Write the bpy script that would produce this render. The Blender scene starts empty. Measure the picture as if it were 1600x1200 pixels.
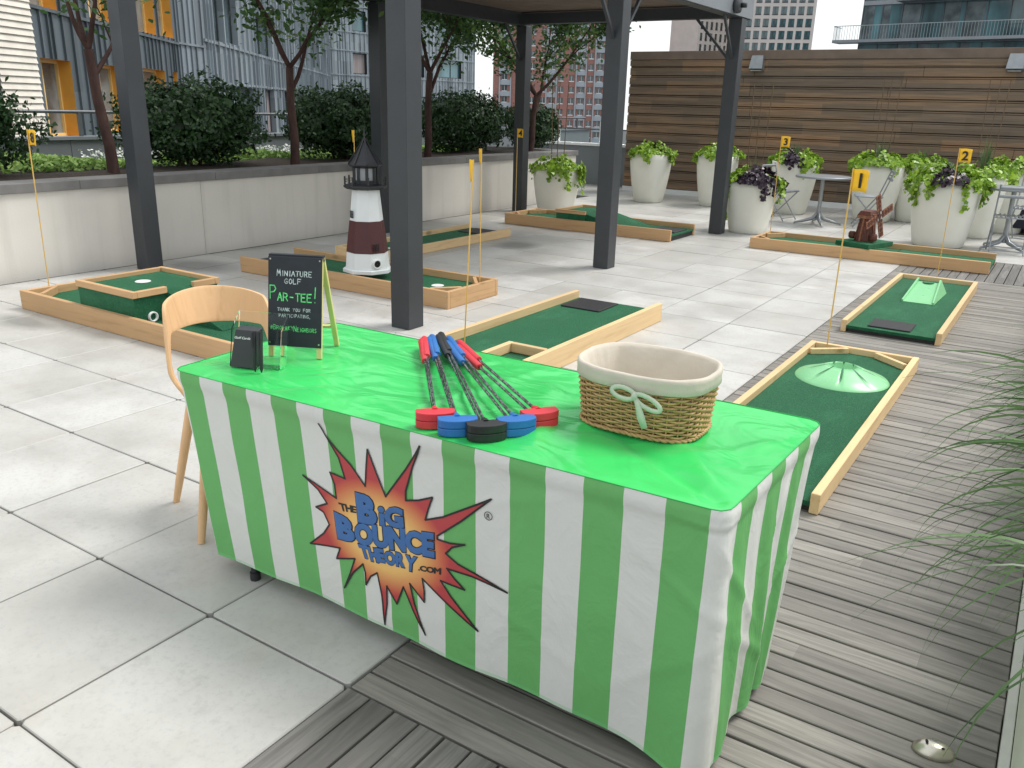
import bpy, bmesh, math, random
import numpy as np
from mathutils import Vector, Matrix, noise as mnoise
R = math.radians; PI = math.pi
rnd = random.Random(7); nrng = np.random.default_rng(5)
scene = bpy.context.scene
C = scene.collection

# ---------------------------------------------------------------- camera, world, sun, exposure
cam_d = bpy.data.cameras.new('camera'); cam = bpy.data.objects.new('camera', cam_d); C.objects.link(cam)
cam_d.sensor_width = 36; cam_d.lens = 36*1313.99/1600; cam_d.clip_start = .05; cam_d.clip_end = 2000
PITCH, YAW, ROLL = 0.320571081, -0.572278923, 0.0270456264
cf = Vector((math.sin(YAW)*math.cos(PITCH), math.cos(YAW)*math.cos(PITCH), -math.sin(PITCH)))
cr = Vector((math.cos(YAW), -math.sin(YAW), 0)); cu = cr.cross(cf)
r2 = math.cos(ROLL)*cr + math.sin(ROLL)*cu; u2 = -math.sin(ROLL)*cr + math.cos(ROLL)*cu
m = Matrix((r2, u2, -cf)).transposed().to_4x4(); m.translation = Vector((2.0694541, -1.44579549, 1.58837842))
cam.matrix_world = m
scene.camera = cam
SUN_EL, SUN_AZ = R(56), R(36)          # azimuth measured from +Y towards +X
w = bpy.data.worlds.new("World"); scene.world = w; w.use_nodes = True
nt = w.node_tree; nt.nodes.clear()
sky = nt.nodes.new('ShaderNodeTexSky'); sky.sky_type = 'NISHITA'; sky.sun_disc = False
sky.sun_elevation = SUN_EL; sky.sun_rotation = SUN_AZ; sky.dust_density = 3; sky.air_density = 1.2
tc = nt.nodes.new('ShaderNodeTexCoord'); mp = nt.nodes.new('ShaderNodeMapping'); mp.inputs['Scale'].default_value = (1, 1, 3)
cn = nt.nodes.new('ShaderNodeTexNoise'); cn.inputs['Scale'].default_value = 2.2; cn.inputs['Detail'].default_value = 5
cl = nt.nodes.new('ShaderNodeValToRGB'); cl.color_ramp.elements[0].position = .3; cl.color_ramp.elements[1].position = .75
cl.color_ramp.elements[0].color = (8.0, 8.6, 8.9, 1); cl.color_ramp.elements[1].color = (10.1, 10.1, 10.0, 1)
mx = nt.nodes.new('ShaderNodeMix'); mx.data_type = 'RGBA'; mx.inputs[0].default_value = .86
bgn = nt.nodes.new('ShaderNodeBackground'); bgn.inputs['Strength'].default_value = .092
wo = nt.nodes.new('ShaderNodeOutputWorld')
nt.links.new(tc.outputs['Generated'], mp.inputs[0]); nt.links.new(mp.outputs[0], cn.inputs['Vector'])
nt.links.new(cn.outputs['Fac'], cl.inputs[0]); nt.links.new(sky.outputs[0], mx.inputs[6]); nt.links.new(cl.outputs[0], mx.inputs[7])
nt.links.new(mx.outputs[2], bgn.inputs[0]); nt.links.new(bgn.outputs[0], wo.inputs[0])
sd = bpy.data.lights.new('sun', 'SUN'); sd.energy = 2.1; sd.angle = R(24); sd.color = (1, .965, .92)
so = bpy.data.objects.new('sun', sd); C.objects.link(so)
sv = Vector((math.sin(SUN_AZ)*math.cos(SUN_EL), math.cos(SUN_AZ)*math.cos(SUN_EL), math.sin(SUN_EL)))
so.rotation_euler = sv.to_track_quat('Z', 'Y').to_euler(); so.location = (6, 8, 14)
scene.view_settings.view_transform = 'Standard'; scene.view_settings.look = 'None'
scene.view_settings.exposure = 0.52; scene.view_settings.gamma = 1
scene.render.film_transparent = False

# ---------------------------------------------------------------- materials
def hexlin(c):
    return c
class N:
    """tiny node-graph helper"""
    def __init__(s, name):
        s.m = bpy.data.materials.new(name); s.m.use_nodes = True; s.t = s.m.node_tree; s.t.nodes.clear()
        s.out = s.t.nodes.new('ShaderNodeOutputMaterial'); s.p = s.t.nodes.new('ShaderNodeBsdfPrincipled')
        s.t.links.new(s.p.outputs[0], s.out.inputs[0]); s.tc = s.t.nodes.new('ShaderNodeTexCoord')
    def lk(s, a, b): s.t.links.new(a, b)
    def val(s, v):
        n = s.t.nodes.new('ShaderNodeValue'); n.outputs[0].default_value = v; return n.outputs[0]
    def map(s, scale=(1, 1, 1), rot=(0, 0, 0), src='Object', loc=(0, 0, 0)):
        n = s.t.nodes.new('ShaderNodeMapping'); n.inputs['Scale'].default_value = scale; n.inputs['Rotation'].default_value = rot; n.inputs['Location'].default_value = loc
        s.lk(s.tc.outputs[src], n.inputs[0]); return n.outputs[0]
    def noise(s, vec, scale=5, detail=4, rough=.55, dist=0):
        n = s.t.nodes.new('ShaderNodeTexNoise'); n.inputs['Scale'].default_value = scale; n.inputs['Detail'].default_value = detail
        n.inputs['Roughness'].default_value = rough; n.inputs['Distortion'].default_value = dist
        s.lk(vec, n.inputs['Vector']); return n.outputs['Fac']
    def white(s, vec):
        n = s.t.nodes.new('ShaderNodeTexWhiteNoise'); n.noise_dimensions = '3D'; s.lk(vec, n.inputs['Vector']); return n.outputs['Value']
    def ramp(s, fac, stops):
        n = s.t.nodes.new('ShaderNodeValToRGB'); e = n.color_ramp.elements
        while len(e) < len(stops): e.new(.5)
        for k, (p, c) in enumerate(stops):
            e[k].position = p; e[k].color = (*c, 1) if len(c) == 3 else c
        s.lk(fac, n.inputs[0]); return n.outputs[0]
    def mix(s, fac, a, b, mode='MIX'):
        n = s.t.nodes.new('ShaderNodeMix'); n.data_type = 'RGBA'; n.blend_type = mode
        for i, v in ((0, fac), (6, a), (7, b)):
            if isinstance(v, (int, float)): n.inputs[i].default_value = v
            elif isinstance(v, (tuple, list)): n.inputs[i].default_value = (*v, 1)
            else: s.lk(v, n.inputs[i])
        return n.outputs[2]
    def math(s, op, a, b=None, c=None):
        n = s.t.nodes.new('ShaderNodeMath'); n.operation = op
        for i, v in enumerate((a, b, c)):
            if v is None: continue
            if isinstance(v, (int, float)): n.inputs[i].default_value = v
            else: s.lk(v, n.inputs[i])
        return n.outputs[0]
    def sep(s, vec):
        n = s.t.nodes.new('ShaderNodeSeparateXYZ'); s.lk(vec, n.inputs[0]); return n.outputs
    def comb(s, x=0, y=0, z=0):
        n = s.t.nodes.new('ShaderNodeCombineXYZ')
        for i, v in enumerate((x, y, z)):
            if isinstance(v, (int, float)): n.inputs[i].default_value = v
            else: s.lk(v, n.inputs[i])
        return n.outputs[0]
    def bump(s, h, strength=.3, dist=.01):
        n = s.t.nodes.new('ShaderNodeBump'); n.inputs['Strength'].default_value = strength; n.inputs['Distance'].default_value = dist
        s.lk(h, n.inputs['Height']); s.lk(n.outputs[0], s.p.inputs['Normal'])
    def set(s, col=None, rough=None, metal=None, spec=None):
        for k, v in (('Base Color', col), ('Roughness', rough), ('Metallic', metal), ('Specular IOR Level', spec)):
            if v is None: continue
            i = s.p.inputs[k]
            if isinstance(v, (int, float)): i.default_value = v
            elif isinstance(v, (tuple, list)): i.default_value = (*v, 1)
            else: s.lk(v, i)
        return s

def sc(c, k): return tuple(min(1, x*k) for x in c)
def plain(name, col, rough=.6, metal=0, var=.12, scale=6, bump=.15, bscale=None, spec=.5, stretch=(1, 1, 1), bdist=.004):
    n = N(name); v = n.map(stretch)
    f = n.noise(v, scale, 5)
    n.set(n.ramp(f, [(.3, sc(col, 1-var)), (.7, sc(col, 1+var))]), rough, metal, spec)
    rr = n.noise(v, scale*2.3, 4); n.lk(n.math('MULTIPLY_ADD', rr, .25, max(0, rough-.12)), n.p.inputs['Roughness'])
    if bump: n.bump(n.noise(v, bscale or scale*6, 4), bump, bdist)
    return n.m
def pine(name, axis, c1, c2, knots=True):
    n = N(name); s = [18, 18, 18]; s[axis] = 1.1
    v = n.map(tuple(s)); f = n.noise(v, 1.3, 5, .6, .6)
    v2 = n.map((3, 3, 3)); big = n.noise(v2, 1, 2)
    col = n.ramp(f, [(.28, c2), (.45, c1), (.62, sc(c1, 1.08)), (.8, sc(c2, 1.1))])
    col = n.mix(n.math('MULTIPLY', big, .5), col, sc(c1, .82))
    if knots:
        ks = [5, 5, 5]; ks[axis] = 2.1
        vo = n.t.nodes.new('ShaderNodeTexVoronoi'); vo.inputs['Scale'].default_value = 1; n.lk(n.map(tuple(ks)), vo.inputs['Vector'])
        k = n.ramp(vo.outputs['Distance'], [(0, (1, 1, 1)), (.07, (.9, .9, .9)), (.16, (0, 0, 0))])
        col = n.mix(n.math('MULTIPLY', k, .75), col, sc(c2, .42))
    info = n.t.nodes.new('ShaderNodeObjectInfo')
    hs = n.t.nodes.new('ShaderNodeHueSaturation'); n.lk(n.math('MULTIPLY_ADD', info.outputs['Random'], .3, .86), hs.inputs['Value'])
    n.lk(col, hs.inputs['Color'])
    n.set(hs.outputs[0], .62); n.bump(f, .25, .003); return n.m

M = {}
M['post'] = plain('charcoal_paint', (.040, .045, .051), .45, 0, .1, 3, .05)
M['post_light'] = plain('grey_fascia_paint', (.2, .22, .24), .5, 0, .08, 2, .05)
M['stucco'] = plain('cream_render', (.71, .675, .615), .85, 0, .06, 1.2, .25, 60)
n = N('cream_render_wall'); v = n.map(); f = n.noise(v, 1.2, 5); st = n.noise(n.map((5, 5, .35)), 1, 5, .6); fi = n.noise(v, 60, 4)
col = n.ramp(f, [(.3, (.66, .63, .575)), (.7, (.74, .705, .645))]); col = n.mix(n.ramp(st, [(.52, (0, 0, 0)), (.75, (.45, .45, .45))]), col, (.50, .475, .42))
n.set(col, .85); n.bump(fi, .25, .004); M['stucco'] = n.m
M['cap'] = plain('grey_wall_cap', (.19, .185, .18), .75, 0, .15, 5, .2, 50)
M['soil'] = plain('soil', (.035, .025, .018), .95, 0, .5, 20, .8, 60)
M['rub'] = plain('black_rubber', (.018, .018, .021), .55, 0, .2, 40, .3, 200)
M['yellow'] = plain('yellow_flag', (.92, .52, .015), .5, 0, .06, 12, .02)
M['pole_y'] = plain('yellow_pole', (.75, .47, .12), .4, 0, .1, 10, 0)
M['ink'] = plain('black_ink', (.012, .012, .012), .5, 0, 0, 5, 0)
M['whiteplastic'] = plain('white_plastic', (.78, .79, .78), .4, 0, .03, 5, 0)
M['lhwhite'] = plain('white_boards', (.74, .77, .78), .5, 0, .04, 6, .05)
M['maroon'] = plain('maroon_boards', (.075, .016, .018), .5, 0, .1, 6, .05)
M['lhblack'] = plain('black_boards', (.014, .016, .02), .45, 0, .15, 6, .05)
M['lhglass'] = plain('frosted_panes', (.32, .33, .35), .35, 0, .1, 6, 0)
M['wmwood'] = plain('dark_stained_wood', (.10, .030, .018), .6, 0, .55, 30, .4, 90)
M['wmwood2'] = plain('mid_stained_wood', (.25, .10, .05), .6, 0, .4, 30, .4, 90)
M['steel'] = plain('grey_steel', (.30, .32, .34), .38, .55, .1, 8, .03)
M['nickel'] = plain('brushed_nickel', (.62, .58, .50), .3, 1, .1, 20, .05)
M['navy'] = plain('navy_cover', (.013, .016, .03), .8, 0, .3, 6, .3, 20)
M['railg'] = plain('grey_rail', (.12, .13, .14), .45, .3, .1, 8, .03)
M['parapet'] = plain('grey_parapet', (.17, .19, .20), .6, 0, .07, 1.5, .05)
M['whitecap'] = plain('white_coping', (.75, .77, .77), .5, 0, .05, 3, 0)
M['bark'] = plain('bark', (.060, .030, .024), .9, 0, .45, 14, .9, 40, stretch=(1, 1, .35), bdist=.01)
M['cane'] = plain('cane', (.14, .09, .05), .8, 0, .3, 10, .2)
M['planterbox'] = plain('pale_planter_paint', (.62, .65, .54), .6, 0, .05, 3, .1)
M['edging'] = plain('aluminium_edging', (.62, .62, .58), .4, .3, .08, 10, 0)
M['dark'] = plain('dark_void', (.012, .012, .013), .9, 0, .1, 5, 0)
M['frame_dk'] = plain('dark_window_frame', (.04, .045, .05), .5, 0, .1, 4, 0)
M['orange'] = plain('amber_reveal', (.66, .33, .05), .5, 0, .08, 3, 0)
M['amberlt'] = plain('pale_amber_frame', (.75, .52, .2), .5, 0, .06, 3, 0)
M['liner'] = plain('cream_liner', (.56, .51, .43), .9, 0, .07, 9, .3, 22, bdist=.01)
M['ribbon'] = plain('pale_ribbon', (.50, .56, .44), .7, 0, .05, 20, .3, 80)
M['pine_x'] = pine('pine_boards', 0, (.55, .34, .17), (.40, .22, .09))
M['pine_y'] = pine('pine_cross_boards', 1, (.55, .34, .17), (.40, .22, .09))
M['pine_lx'] = pine('pale_pine_boards', 0, (.70, .50, .27), (.56, .36, .16))
M['pine_ly'] = pine('pale_pine_cross_boards', 1, (.70, .50, .27), (.56, .36, .16))
M['ply'] = pine('ash_plywood', 2, (.68, .43, .23), (.56, .32, .15), False)
M['easel'] = pine('easel_pine', 2, (.66, .55, .24), (.55, .42, .16), False)
M['chalkboard'] = plain('chalkboard', (.012, .016, .024), .55, 0, .3, 9, .04)
M['chalk_w'] = plain('white_chalk', (.55, .60, .62), .9, 0, .4, 90, 0)
M['chalk_g'] = plain('green_chalk', (.16, .75, .25), .9, 0, .35, 90, 0)
M['cards'] = plain('black_card', (.03, .033, .037), .5, 0, .1, 8, 0)
M['shaft'] = plain('chrome_shaft', (.42, .44, .45), .2, 1, .5, 60, 0)
M['p_red'] = plain('red_rubber', (.62, .035, .05), .42, 0, .1, 14, .1)
M['p_blue'] = plain('blue_rubber', (.02, .14, .42), .42, 0, .1, 14, .1)
M['p_black'] = plain('black_putter_rubber', (.015, .016, .017), .42, 0, .2, 14, .1)
n = N('chrome_shaft'); f = n.white(n.comb(0, n.math('FLOOR', n.math('MULTIPLY', n.sep(n.map())[1], 90)), n.math('FLOOR', n.math('MULTIPLY', n.sep(n.map())[0], 300))))
n.set(n.ramp(f, [(.35, (.10, .105, .11)), (.6, (.36, .38, .39))]), .25, .85); M['shaft'] = n.m
M['lime_plastic'] = plain('lime_plastic', (.25, .60, .30), .3, 0, .04, 4, 0)
M['lime_dark'] = plain('slot_shadow_plastic', (.02, .16, .06), .5, 0, .04, 4, 0)
M['potwhite'] = plain('white_resin_pot', (.76, .755, .68), .55, 0, .04, 3, .05)
M['ground'] = plain('street_asphalt', (.07, .07, .075), .9, 0, .2, .05, 0)
M['seam_green'] = plain('seam_green', (.02, .33, .07), .6, 0, .05, 4, 0)
M['soffit'] = plain('timber_soffit', (.16, .12, .095), .8, 0, .2, 3, .1)

def glassmat(name, col, rough=.06, var=.5, scale=.8, stretch=(1, 1, 1)):
    n = N(name); f = n.noise(n.map(stretch), scale, 3)
    n.set(n.ramp(f, [(.35, sc(col, 1-var)), (.65, sc(col, 1+var))]), rough, 0, .9); return n.m
M['glass'] = glassmat('window_glass', (.06, .09, .10))
M['glass_teal'] = glassmat('teal_glass', (.08, .18, .20), .05, .6, .5, (1, 1, .3))
M['glass_grey'] = glassmat('grey_glass', (.13, .16, .17))
M['curtain'] = glassmat('curtained_window', (.30, .25, .25), .4, .2, 6, (1, 1, .05))
M['rail_glass'] = plain('balcony_rail', (.35, .40, .42), .4, .1, .1, 3, 0)
n = N('clear_acrylic'); n.set((.93, .97, .95), .03, 0, .5); n.p.inputs['Transmission Weight'].default_value = 1; n.p.inputs['IOR'].default_value = 1.2; M['acrylic'] = n.m
n = N('pane_glass'); n.set((.9, .96, .95), .03); n.p.inputs['Transmission Weight'].default_value = 1; n.p.inputs['IOR'].default_value = 1.05; M['railpane'] = n.m

# pavers (real slabs, colour varies from slab to slab)
def paver_mat():
    n = N('pavers'); P = .61; v = n.map((1/P, 1/P, 1))
    xyz = n.sep(v); idx = n.comb(n.math('FLOOR', xyz[0]), n.math('FLOOR', xyz[1]), 0)
    rn = n.white(idx); v0 = n.map()
    blot = n.noise(v0, 1.6, 6, .62); fine = n.noise(v0, 45, 5, .7); spk = n.noise(v0, 150, 2)
    base = n.ramp(rn, [(0, (.47, .462, .435)), (.5, (.53, .525, .50)), (1, (.59, .585, .565))])
    base = n.mix(n.ramp(blot, [(.35, (.8, .8, .8)), (.6, (0, 0, 0))]), base, (.38, .37, .345))
    warm = n.noise(n.map((1, 1, 1), loc=(4, 7, 0)), 2.7, 5, .6); base = n.mix(n.ramp(warm, [(.55, (0, 0, 0)), (.75, (.4, .4, .4))]), base, (.40, .36, .29))
    dk = n.noise(n.map((1, 1, 1), loc=(9, 2, 0)), 5.5, 6, .7); base = n.mix(n.ramp(dk, [(.60, (0, 0, 0)), (.72, (.42, .42, .42))]), base, (.27, .265, .25))
    base = n.mix(n.ramp(fine, [(.25, (.55, .55, .55)), (.5, (0, 0, 0))]), base, (.34, .34, .33))
    base = n.mix(n.ramp(spk, [(.70, (0, 0, 0)), (.78, (.6, .6, .6))]), base, (.22, .21, .20))
    # grime near slab edges
    fx = n.math('ABSOLUTE', n.math('SUBTRACT', n.math('FRACT', xyz[0]), .5)); fy = n.math('ABSOLUTE', n.math('SUBTRACT', n.math('FRACT', xyz[1]), .5))
    e = n.math('MAXIMUM', fx, fy); e = n.math('ADD', e, n.math('MULTIPLY', n.math('SUBTRACT', fine, .5), .02))
    base = n.mix(n.ramp(e, [(.484, (0, 0, 0)), (.5, (.55, .55, .55))]), base, (.27, .27, .25))
    # damp streak along the planter wall and stains round the floor drains
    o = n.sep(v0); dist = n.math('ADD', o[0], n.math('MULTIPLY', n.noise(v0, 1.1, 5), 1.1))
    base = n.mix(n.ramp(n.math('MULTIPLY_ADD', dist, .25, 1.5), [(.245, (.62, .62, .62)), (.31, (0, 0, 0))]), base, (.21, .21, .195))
    for (cx, cy, rx, ry) in ((-3.36, 7.0, .3, .34), (-4.14, 1.6, .36, .16), (-5.0, 3.75, .5, .35)):
        dx = n.math('MULTIPLY', n.math('SUBTRACT', o[0], cx), 1/rx); dy = n.math('MULTIPLY', n.math('SUBTRACT', o[1], cy), 1/ry)
        d = n.math('SQRT', n.math('ADD', n.math('MULTIPLY', dx, dx), n.math('MULTIPLY', dy, dy)))
        d = n.math('ADD', d, n.math('MULTIPLY', n.noise(v0, 7, 3), .3))
        base = n.mix(n.ramp(n.math('MULTIPLY', d, .5), [(.3, (.7, .7, .7)), (.62, (0, 0, 0))]), base, (.15, .15, .14))
    n.set(base, n.math('MULTIPLY_ADD', blot, .22, .34)); n.bump(n.math('ADD', fine, n.math('MULTIPLY', spk, .5)), .18, .003); return n.m
M['paver'] = paver_mat()

def deck_mat(name, axis, col=(.252, .236, .212), pitch=.0872, off=0.0):
    n = N(name); v0 = n.map(); o = n.sep(v0); a = o[1-axis]; l = o[axis]
    bi = n.math('FLOOR', n.math('MULTIPLY', n.math('SUBTRACT', a, off), 1/pitch))
    li = n.math('FLOOR', n.math('MULTIPLY_ADD', l, .8, n.math('MULTIPLY', bi, .37)))
    rn = n.white(n.comb(bi, li, 3))
    s = [70, 70, 70]; s[axis] = 3.0
    gv = n.map(tuple(s)); sh = n.t.nodes.new('ShaderNodeVectorMath'); sh.operation = 'ADD'; n.lk(gv, sh.inputs[0]); n.lk(n.comb(n.math('MULTIPLY', bi, 7.3), n.math('MULTIPLY', bi, 3.1), 0), sh.inputs[1])
    g = n.noise(sh.outputs[0], 1, 6, .65, .5)
    s2 = [11, 11, 11]; s2[axis] = 1.3
    st = n.noise(n.map(tuple(s2)), 1, 5, .6, 1.2)
    base = n.ramp(rn, [(0, sc(col, .78)), (.5, col), (1, sc(col, 1.28))])
    base = n.mix(n.ramp(g, [(.3, (.75, .75, .75)), (.6, (0, 0, 0))]), base, sc(col, .55))
    base = n.mix(n.ramp(st, [(.50, (0, 0, 0)), (.68, (.75, .75, .75))]), base, sc(col, .42))
    base = n.mix(n.ramp(st, [(.22, (.5, .5, .5)), (.4, (0, 0, 0))]), base, sc(col, 1.5))
    n.set(base, .62); n.bump(g, .35, .003); return n.m
M['deck_x'] = deck_mat('weathered_deck_boards', 0)
M['deck_y_shaded'] = deck_mat('weathered_shaded_cross_boards', 1, (.165, .158, .146), off=.61)  # same weathered boards in a darker tone; shade on the near deck painted in

def fence_mat():
    n = N('ipe_fence_boards'); v0 = n.map(); o = n.sep(v0)
    bi = n.math('FLOOR', n.math('MULTIPLY', o[2], 1/.1745)); li = n.math('FLOOR', n.math('MULTIPLY_ADD', o[0], .62, n.math('MULTIPLY', bi, .41)))
    rn = n.white(n.comb(bi, li, 1)); rn2 = n.white(n.comb(li, bi, 9))
    g = n.noise(n.map((1.5, 10, 45)), 1, 5, .6, .4); b = n.noise(n.map((.5, 1, 1.2)), 1, 4)
    base = n.ramp(rn, [(0, (.185, .125, .08)), (.35, (.22, .15, .093)), (.65, (.29, .18, .10)), (.87, (.39, .215, .10)), (1, (.26, .18, .12))])
    base = n.mix(n.math('MULTIPLY', rn2, .28), base, (.18, .15, .12))
    base = n.mix(n.ramp(g, [(.3, (.6, .6, .6)), (.6, (0, 0, 0))]), base, (.06, .045, .035))
    base = n.mix(n.ramp(b, [(.4, (0, 0, 0)), (.7, (.45, .45, .45))]), base, (.085, .075, .065))
    n.set(base, .6); n.bump(g, .3, .004); return n.m
M['fence'] = fence_mat()

def turf_mat():
    n = N('green_turf'); v = n.map((1, 1, 1)); f = n.noise(v, 150, 4, .8); g = n.noise(n.map((45, 130, 45)), 1, 4, .8); b = n.noise(v, 3, 4)
    col = n.ramp(n.mix(.5, f, g), [(.34, (.002, .030, .013)), (.5, (.007, .080, .034)), (.66, (.035, .19, .085))])
    col = n.mix(n.math('MULTIPLY', b, .5), col, (.016, .16, .065)); wr = n.noise(n.map((2, 7, 2)), 1, 5, .65); col = n.mix(n.ramp(wr, [(.5, (0, 0, 0)), (.75, (.5, .5, .5))]), col, (.05, .22, .11)); n.set(col, .75, 0, .25)
    n.p.inputs['Sheen Weight'].default_value = .12; n.p.inputs['Sheen Tint'].default_value = (.4, 1, .6, 1)
    n.bump(n.mix(.5, f, g), 1.0, .016); return n.m
M['turf'] = turf_mat()

def leaf_mat(name, c1, c2, rough=.5, trans=.0):
    n = N(name); v = n.map(); f = n.noise(v, 9, 3)
    g = n.t.nodes.new('ShaderNodeNewGeometry'); r = g.outputs['Random Per Island']
    col = n.ramp(r, [(0, c1), (.6, c2), (1, sc(c2, 1.35))]); col = n.mix(n.math('MULTIPLY', f, .4), col, c1)
    n.set(col, rough)
    if trans:
        tr = n.t.nodes.new('ShaderNodeBsdfTranslucent'); n.lk(col, tr.inputs[0]); ms = n.t.nodes.new('ShaderNodeMixShader'); ms.inputs[0].default_value = trans
        n.lk(n.p.outputs[0], ms.inputs[1]); n.lk(tr.outputs[0], ms.inputs[2]); n.lk(ms.outputs[0], n.out.inputs[0])
    return n.m
M['bushleaf'] = leaf_mat('shrub_leaves', (.014, .038, .012), (.040, .095, .030), .45, .2)
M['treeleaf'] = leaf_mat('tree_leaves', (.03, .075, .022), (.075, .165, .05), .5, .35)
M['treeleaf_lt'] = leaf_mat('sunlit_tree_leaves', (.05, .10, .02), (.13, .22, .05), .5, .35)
M['lime'] = leaf_mat('lime_vine_leaves', (.10, .22, .015), (.32, .49, .045), .4, .25)
M['purple'] = leaf_mat('purple_vine_leaves', (.012, .006, .014), (.035, .014, .034), .4)
M['stem'] = plain('vine_stem', (.16, .26, .06), .6, 0, .2, 9, 0)
M['grassg'] = leaf_mat('grass_blades', (.045, .095, .03), (.13, .23, .085), .4, .35)
M['flowerbed'] = leaf_mat('pale_green_cover', (.16, .30, .05), (.38, .55, .16), .6, .2)
M['petals'] = leaf_mat('white_petals', (.55, .57, .55), (.75, .77, .75), .7)

# table cloth
def cloth_top():
    n = N('bright_green_satin'); v = n.map(); b = n.noise(n.map((1, 1.7, 1), (0, 0, R(25))), 3.6, 2, .4, 1.6); c = n.noise(v, 16, 2, .5, 1.0)
    n.set(n.ramp(n.noise(v, 2.5, 3), [(.35, (.025, .50, .095)), (.65, (.05, .62, .14))]), .27, 0, .7)
    n.bump(n.math('ADD', n.math('MULTIPLY', b, 1.0), n.math('MULTIPLY', c, .04)), .5, .035)
    n.p.inputs['Sheen Weight'].default_value = .3; n.p.inputs['Sheen Roughness'].default_value = .35; n.p.inputs['Sheen Tint'].default_value = (.5, 1, .6, 1); return n.m
M['cloth_top'] = cloth_top()
def cloth_skirt():
    n = N('striped_cloth'); uv = n.sep(n.tc.outputs['UV'])
    k = n.math('GREATER_THAN', n.math('FRACT', n.math('MULTIPLY', uv[0], .5)), .5)
    col = n.mix(k, (.16, .47, .15), (.74, .745, .71))
    hem = n.ramp(uv[1], [(.986, (0, 0, 0)), (.988, (1, 1, 1))])
    col = n.mix(n.math('MULTIPLY', hem, .35), col, (.2, .62, .25))
    v = n.map((1, 1, 1)); c = n.noise(n.map((1, 1, .6), (0, R(30), 0)), 6, 4, .5, 1.6); f = n.noise(v, 25, 3, .5, 1)
    n.set(col, .6, 0, .35); n.bump(n.math('ADD', c, n.math('MULTIPLY', f, .15)), .38, .02)
    tr = n.t.nodes.new('ShaderNodeBsdfTranslucent'); n.lk(col, tr.inputs[0]); ms = n.t.nodes.new('ShaderNodeMixShader'); ms.inputs[0].default_value = .12
    n.lk(n.p.outputs[0], ms.inputs[1]); n.lk(tr.outputs[0], ms.inputs[2]); n.lk(ms.outputs[0], n.out.inputs[0]); return n.m
M['cloth_skirt'] = cloth_skirt()
def burst_mat():
    n = N('printed_burst'); uv = n.sep(n.tc.outputs['UV'])
    dx = n.math('MULTIPLY', n.math('SUBTRACT', uv[0], .835), 1/.245); dy = n.math('MULTIPLY', n.math('SUBTRACT', uv[1], .385), 1/.185)
    d = n.math('SQRT', n.math('ADD', n.math('MULTIPLY', dx, dx), n.math('MULTIPLY', dy, dy)))
    n.set(n.ramp(d, [(0, (.80, .62, .28)), (.55, (.80, .48, .15)), (.9, (.55, .12, .06)), (1, (.45, .05, .055))]), .6); return n.m
M['burst'] = burst_mat()
M['blue_print'] = plain('blue_print', (.045, .14, .36), .6, 0, .1, 12, 0)
M['navy_print'] = plain('navy_print', (.008, .012, .03), .6, 0, 0, 12, 0)
def seam_mat(name, col):
    n = N(name); o = n.sep(n.map()); bi = n.math('FLOOR', n.math('MULTIPLY', o[0], 1/.33)); rn = n.white(n.comb(bi, n.math('FLOOR', n.math('MULTIPLY', o[2], .62)), 0))
    s = n.noise(n.map((1, 1, .15)), 3, 3)
    base = n.ramp(rn, [(0, sc(col, .72)), (.5, col), (1, sc(col, 1.3))]); base = n.mix(n.math('MULTIPLY', s, .3), base, sc(col, .75))
    n.set(base, .42, .35, .5); return n.m
M['zinc_dk'] = seam_mat('blue_grey_seamed_metal', (.115, .142, .16))
M['zinc'] = seam_mat('pale_zinc_panels', (.28, .325, .355))
M['zinc_mid'] = seam_mat('mid_zinc_panels', (.23, .27, .30))
def brick(name, c, mortar, sc_=1.0):
    n = N(name); b = n.t.nodes.new('ShaderNodeTexBrick'); b.inputs['Color1'].default_value = (*c, 1); b.inputs['Color2'].default_value = (*sc(c, .75), 1); b.inputs['Mortar'].default_value = (*mortar, 1)
    b.inputs['Scale'].default_value = sc_; b.inputs['Brick Width'].default_value = .5; b.inputs['Row Height'].default_value = .2; b.inputs['Mortar Size'].default_value = .012
    n.lk(n.map((1, 1, 1), (R(90), 0, 0)), b.inputs['Vector']); big = n.noise(n.map((.2, .2, .2)), 1, 3)
    n.set(n.mix(n.math('MULTIPLY', big, .4), b.outputs['Color'], sc(c, .8)), .85); return n.m
M['brick_red'] = brick('hazed_red_brick', (.40, .185, .155), (.36, .27, .25))  # brick and mortar paled, distance haze put into the colour
M['brick_pink'] = brick('dull_red_brick', (.30, .12, .12), (.30, .2, .2))
M['towergrey'] = plain('grey_tower_panels', (.36, .40, .44), .6, 0, .1, .5, 0)
M['concrete'] = plain('beige_concrete', (.60, .56, .53), .8, 0, .07, .4, 0)
M['shingle'] = plain('white_shingle', (.72, .68, .60), .75, 0, .1, 3, .2)
n = N('basket_willow'); f = n.noise(n.map((20, 20, 120)), 1, 4); f2 = n.noise(n.map(), 12, 3)
n.set(n.mix(n.math('MULTIPLY', f2, .5), n.ramp(f, [(.3, (.27, .155, .06)), (.6, (.54, .35, .15))]), (.46, .28, .11)), .5); n.bump(f, .2, .002); M['wicker'] = n.m

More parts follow.
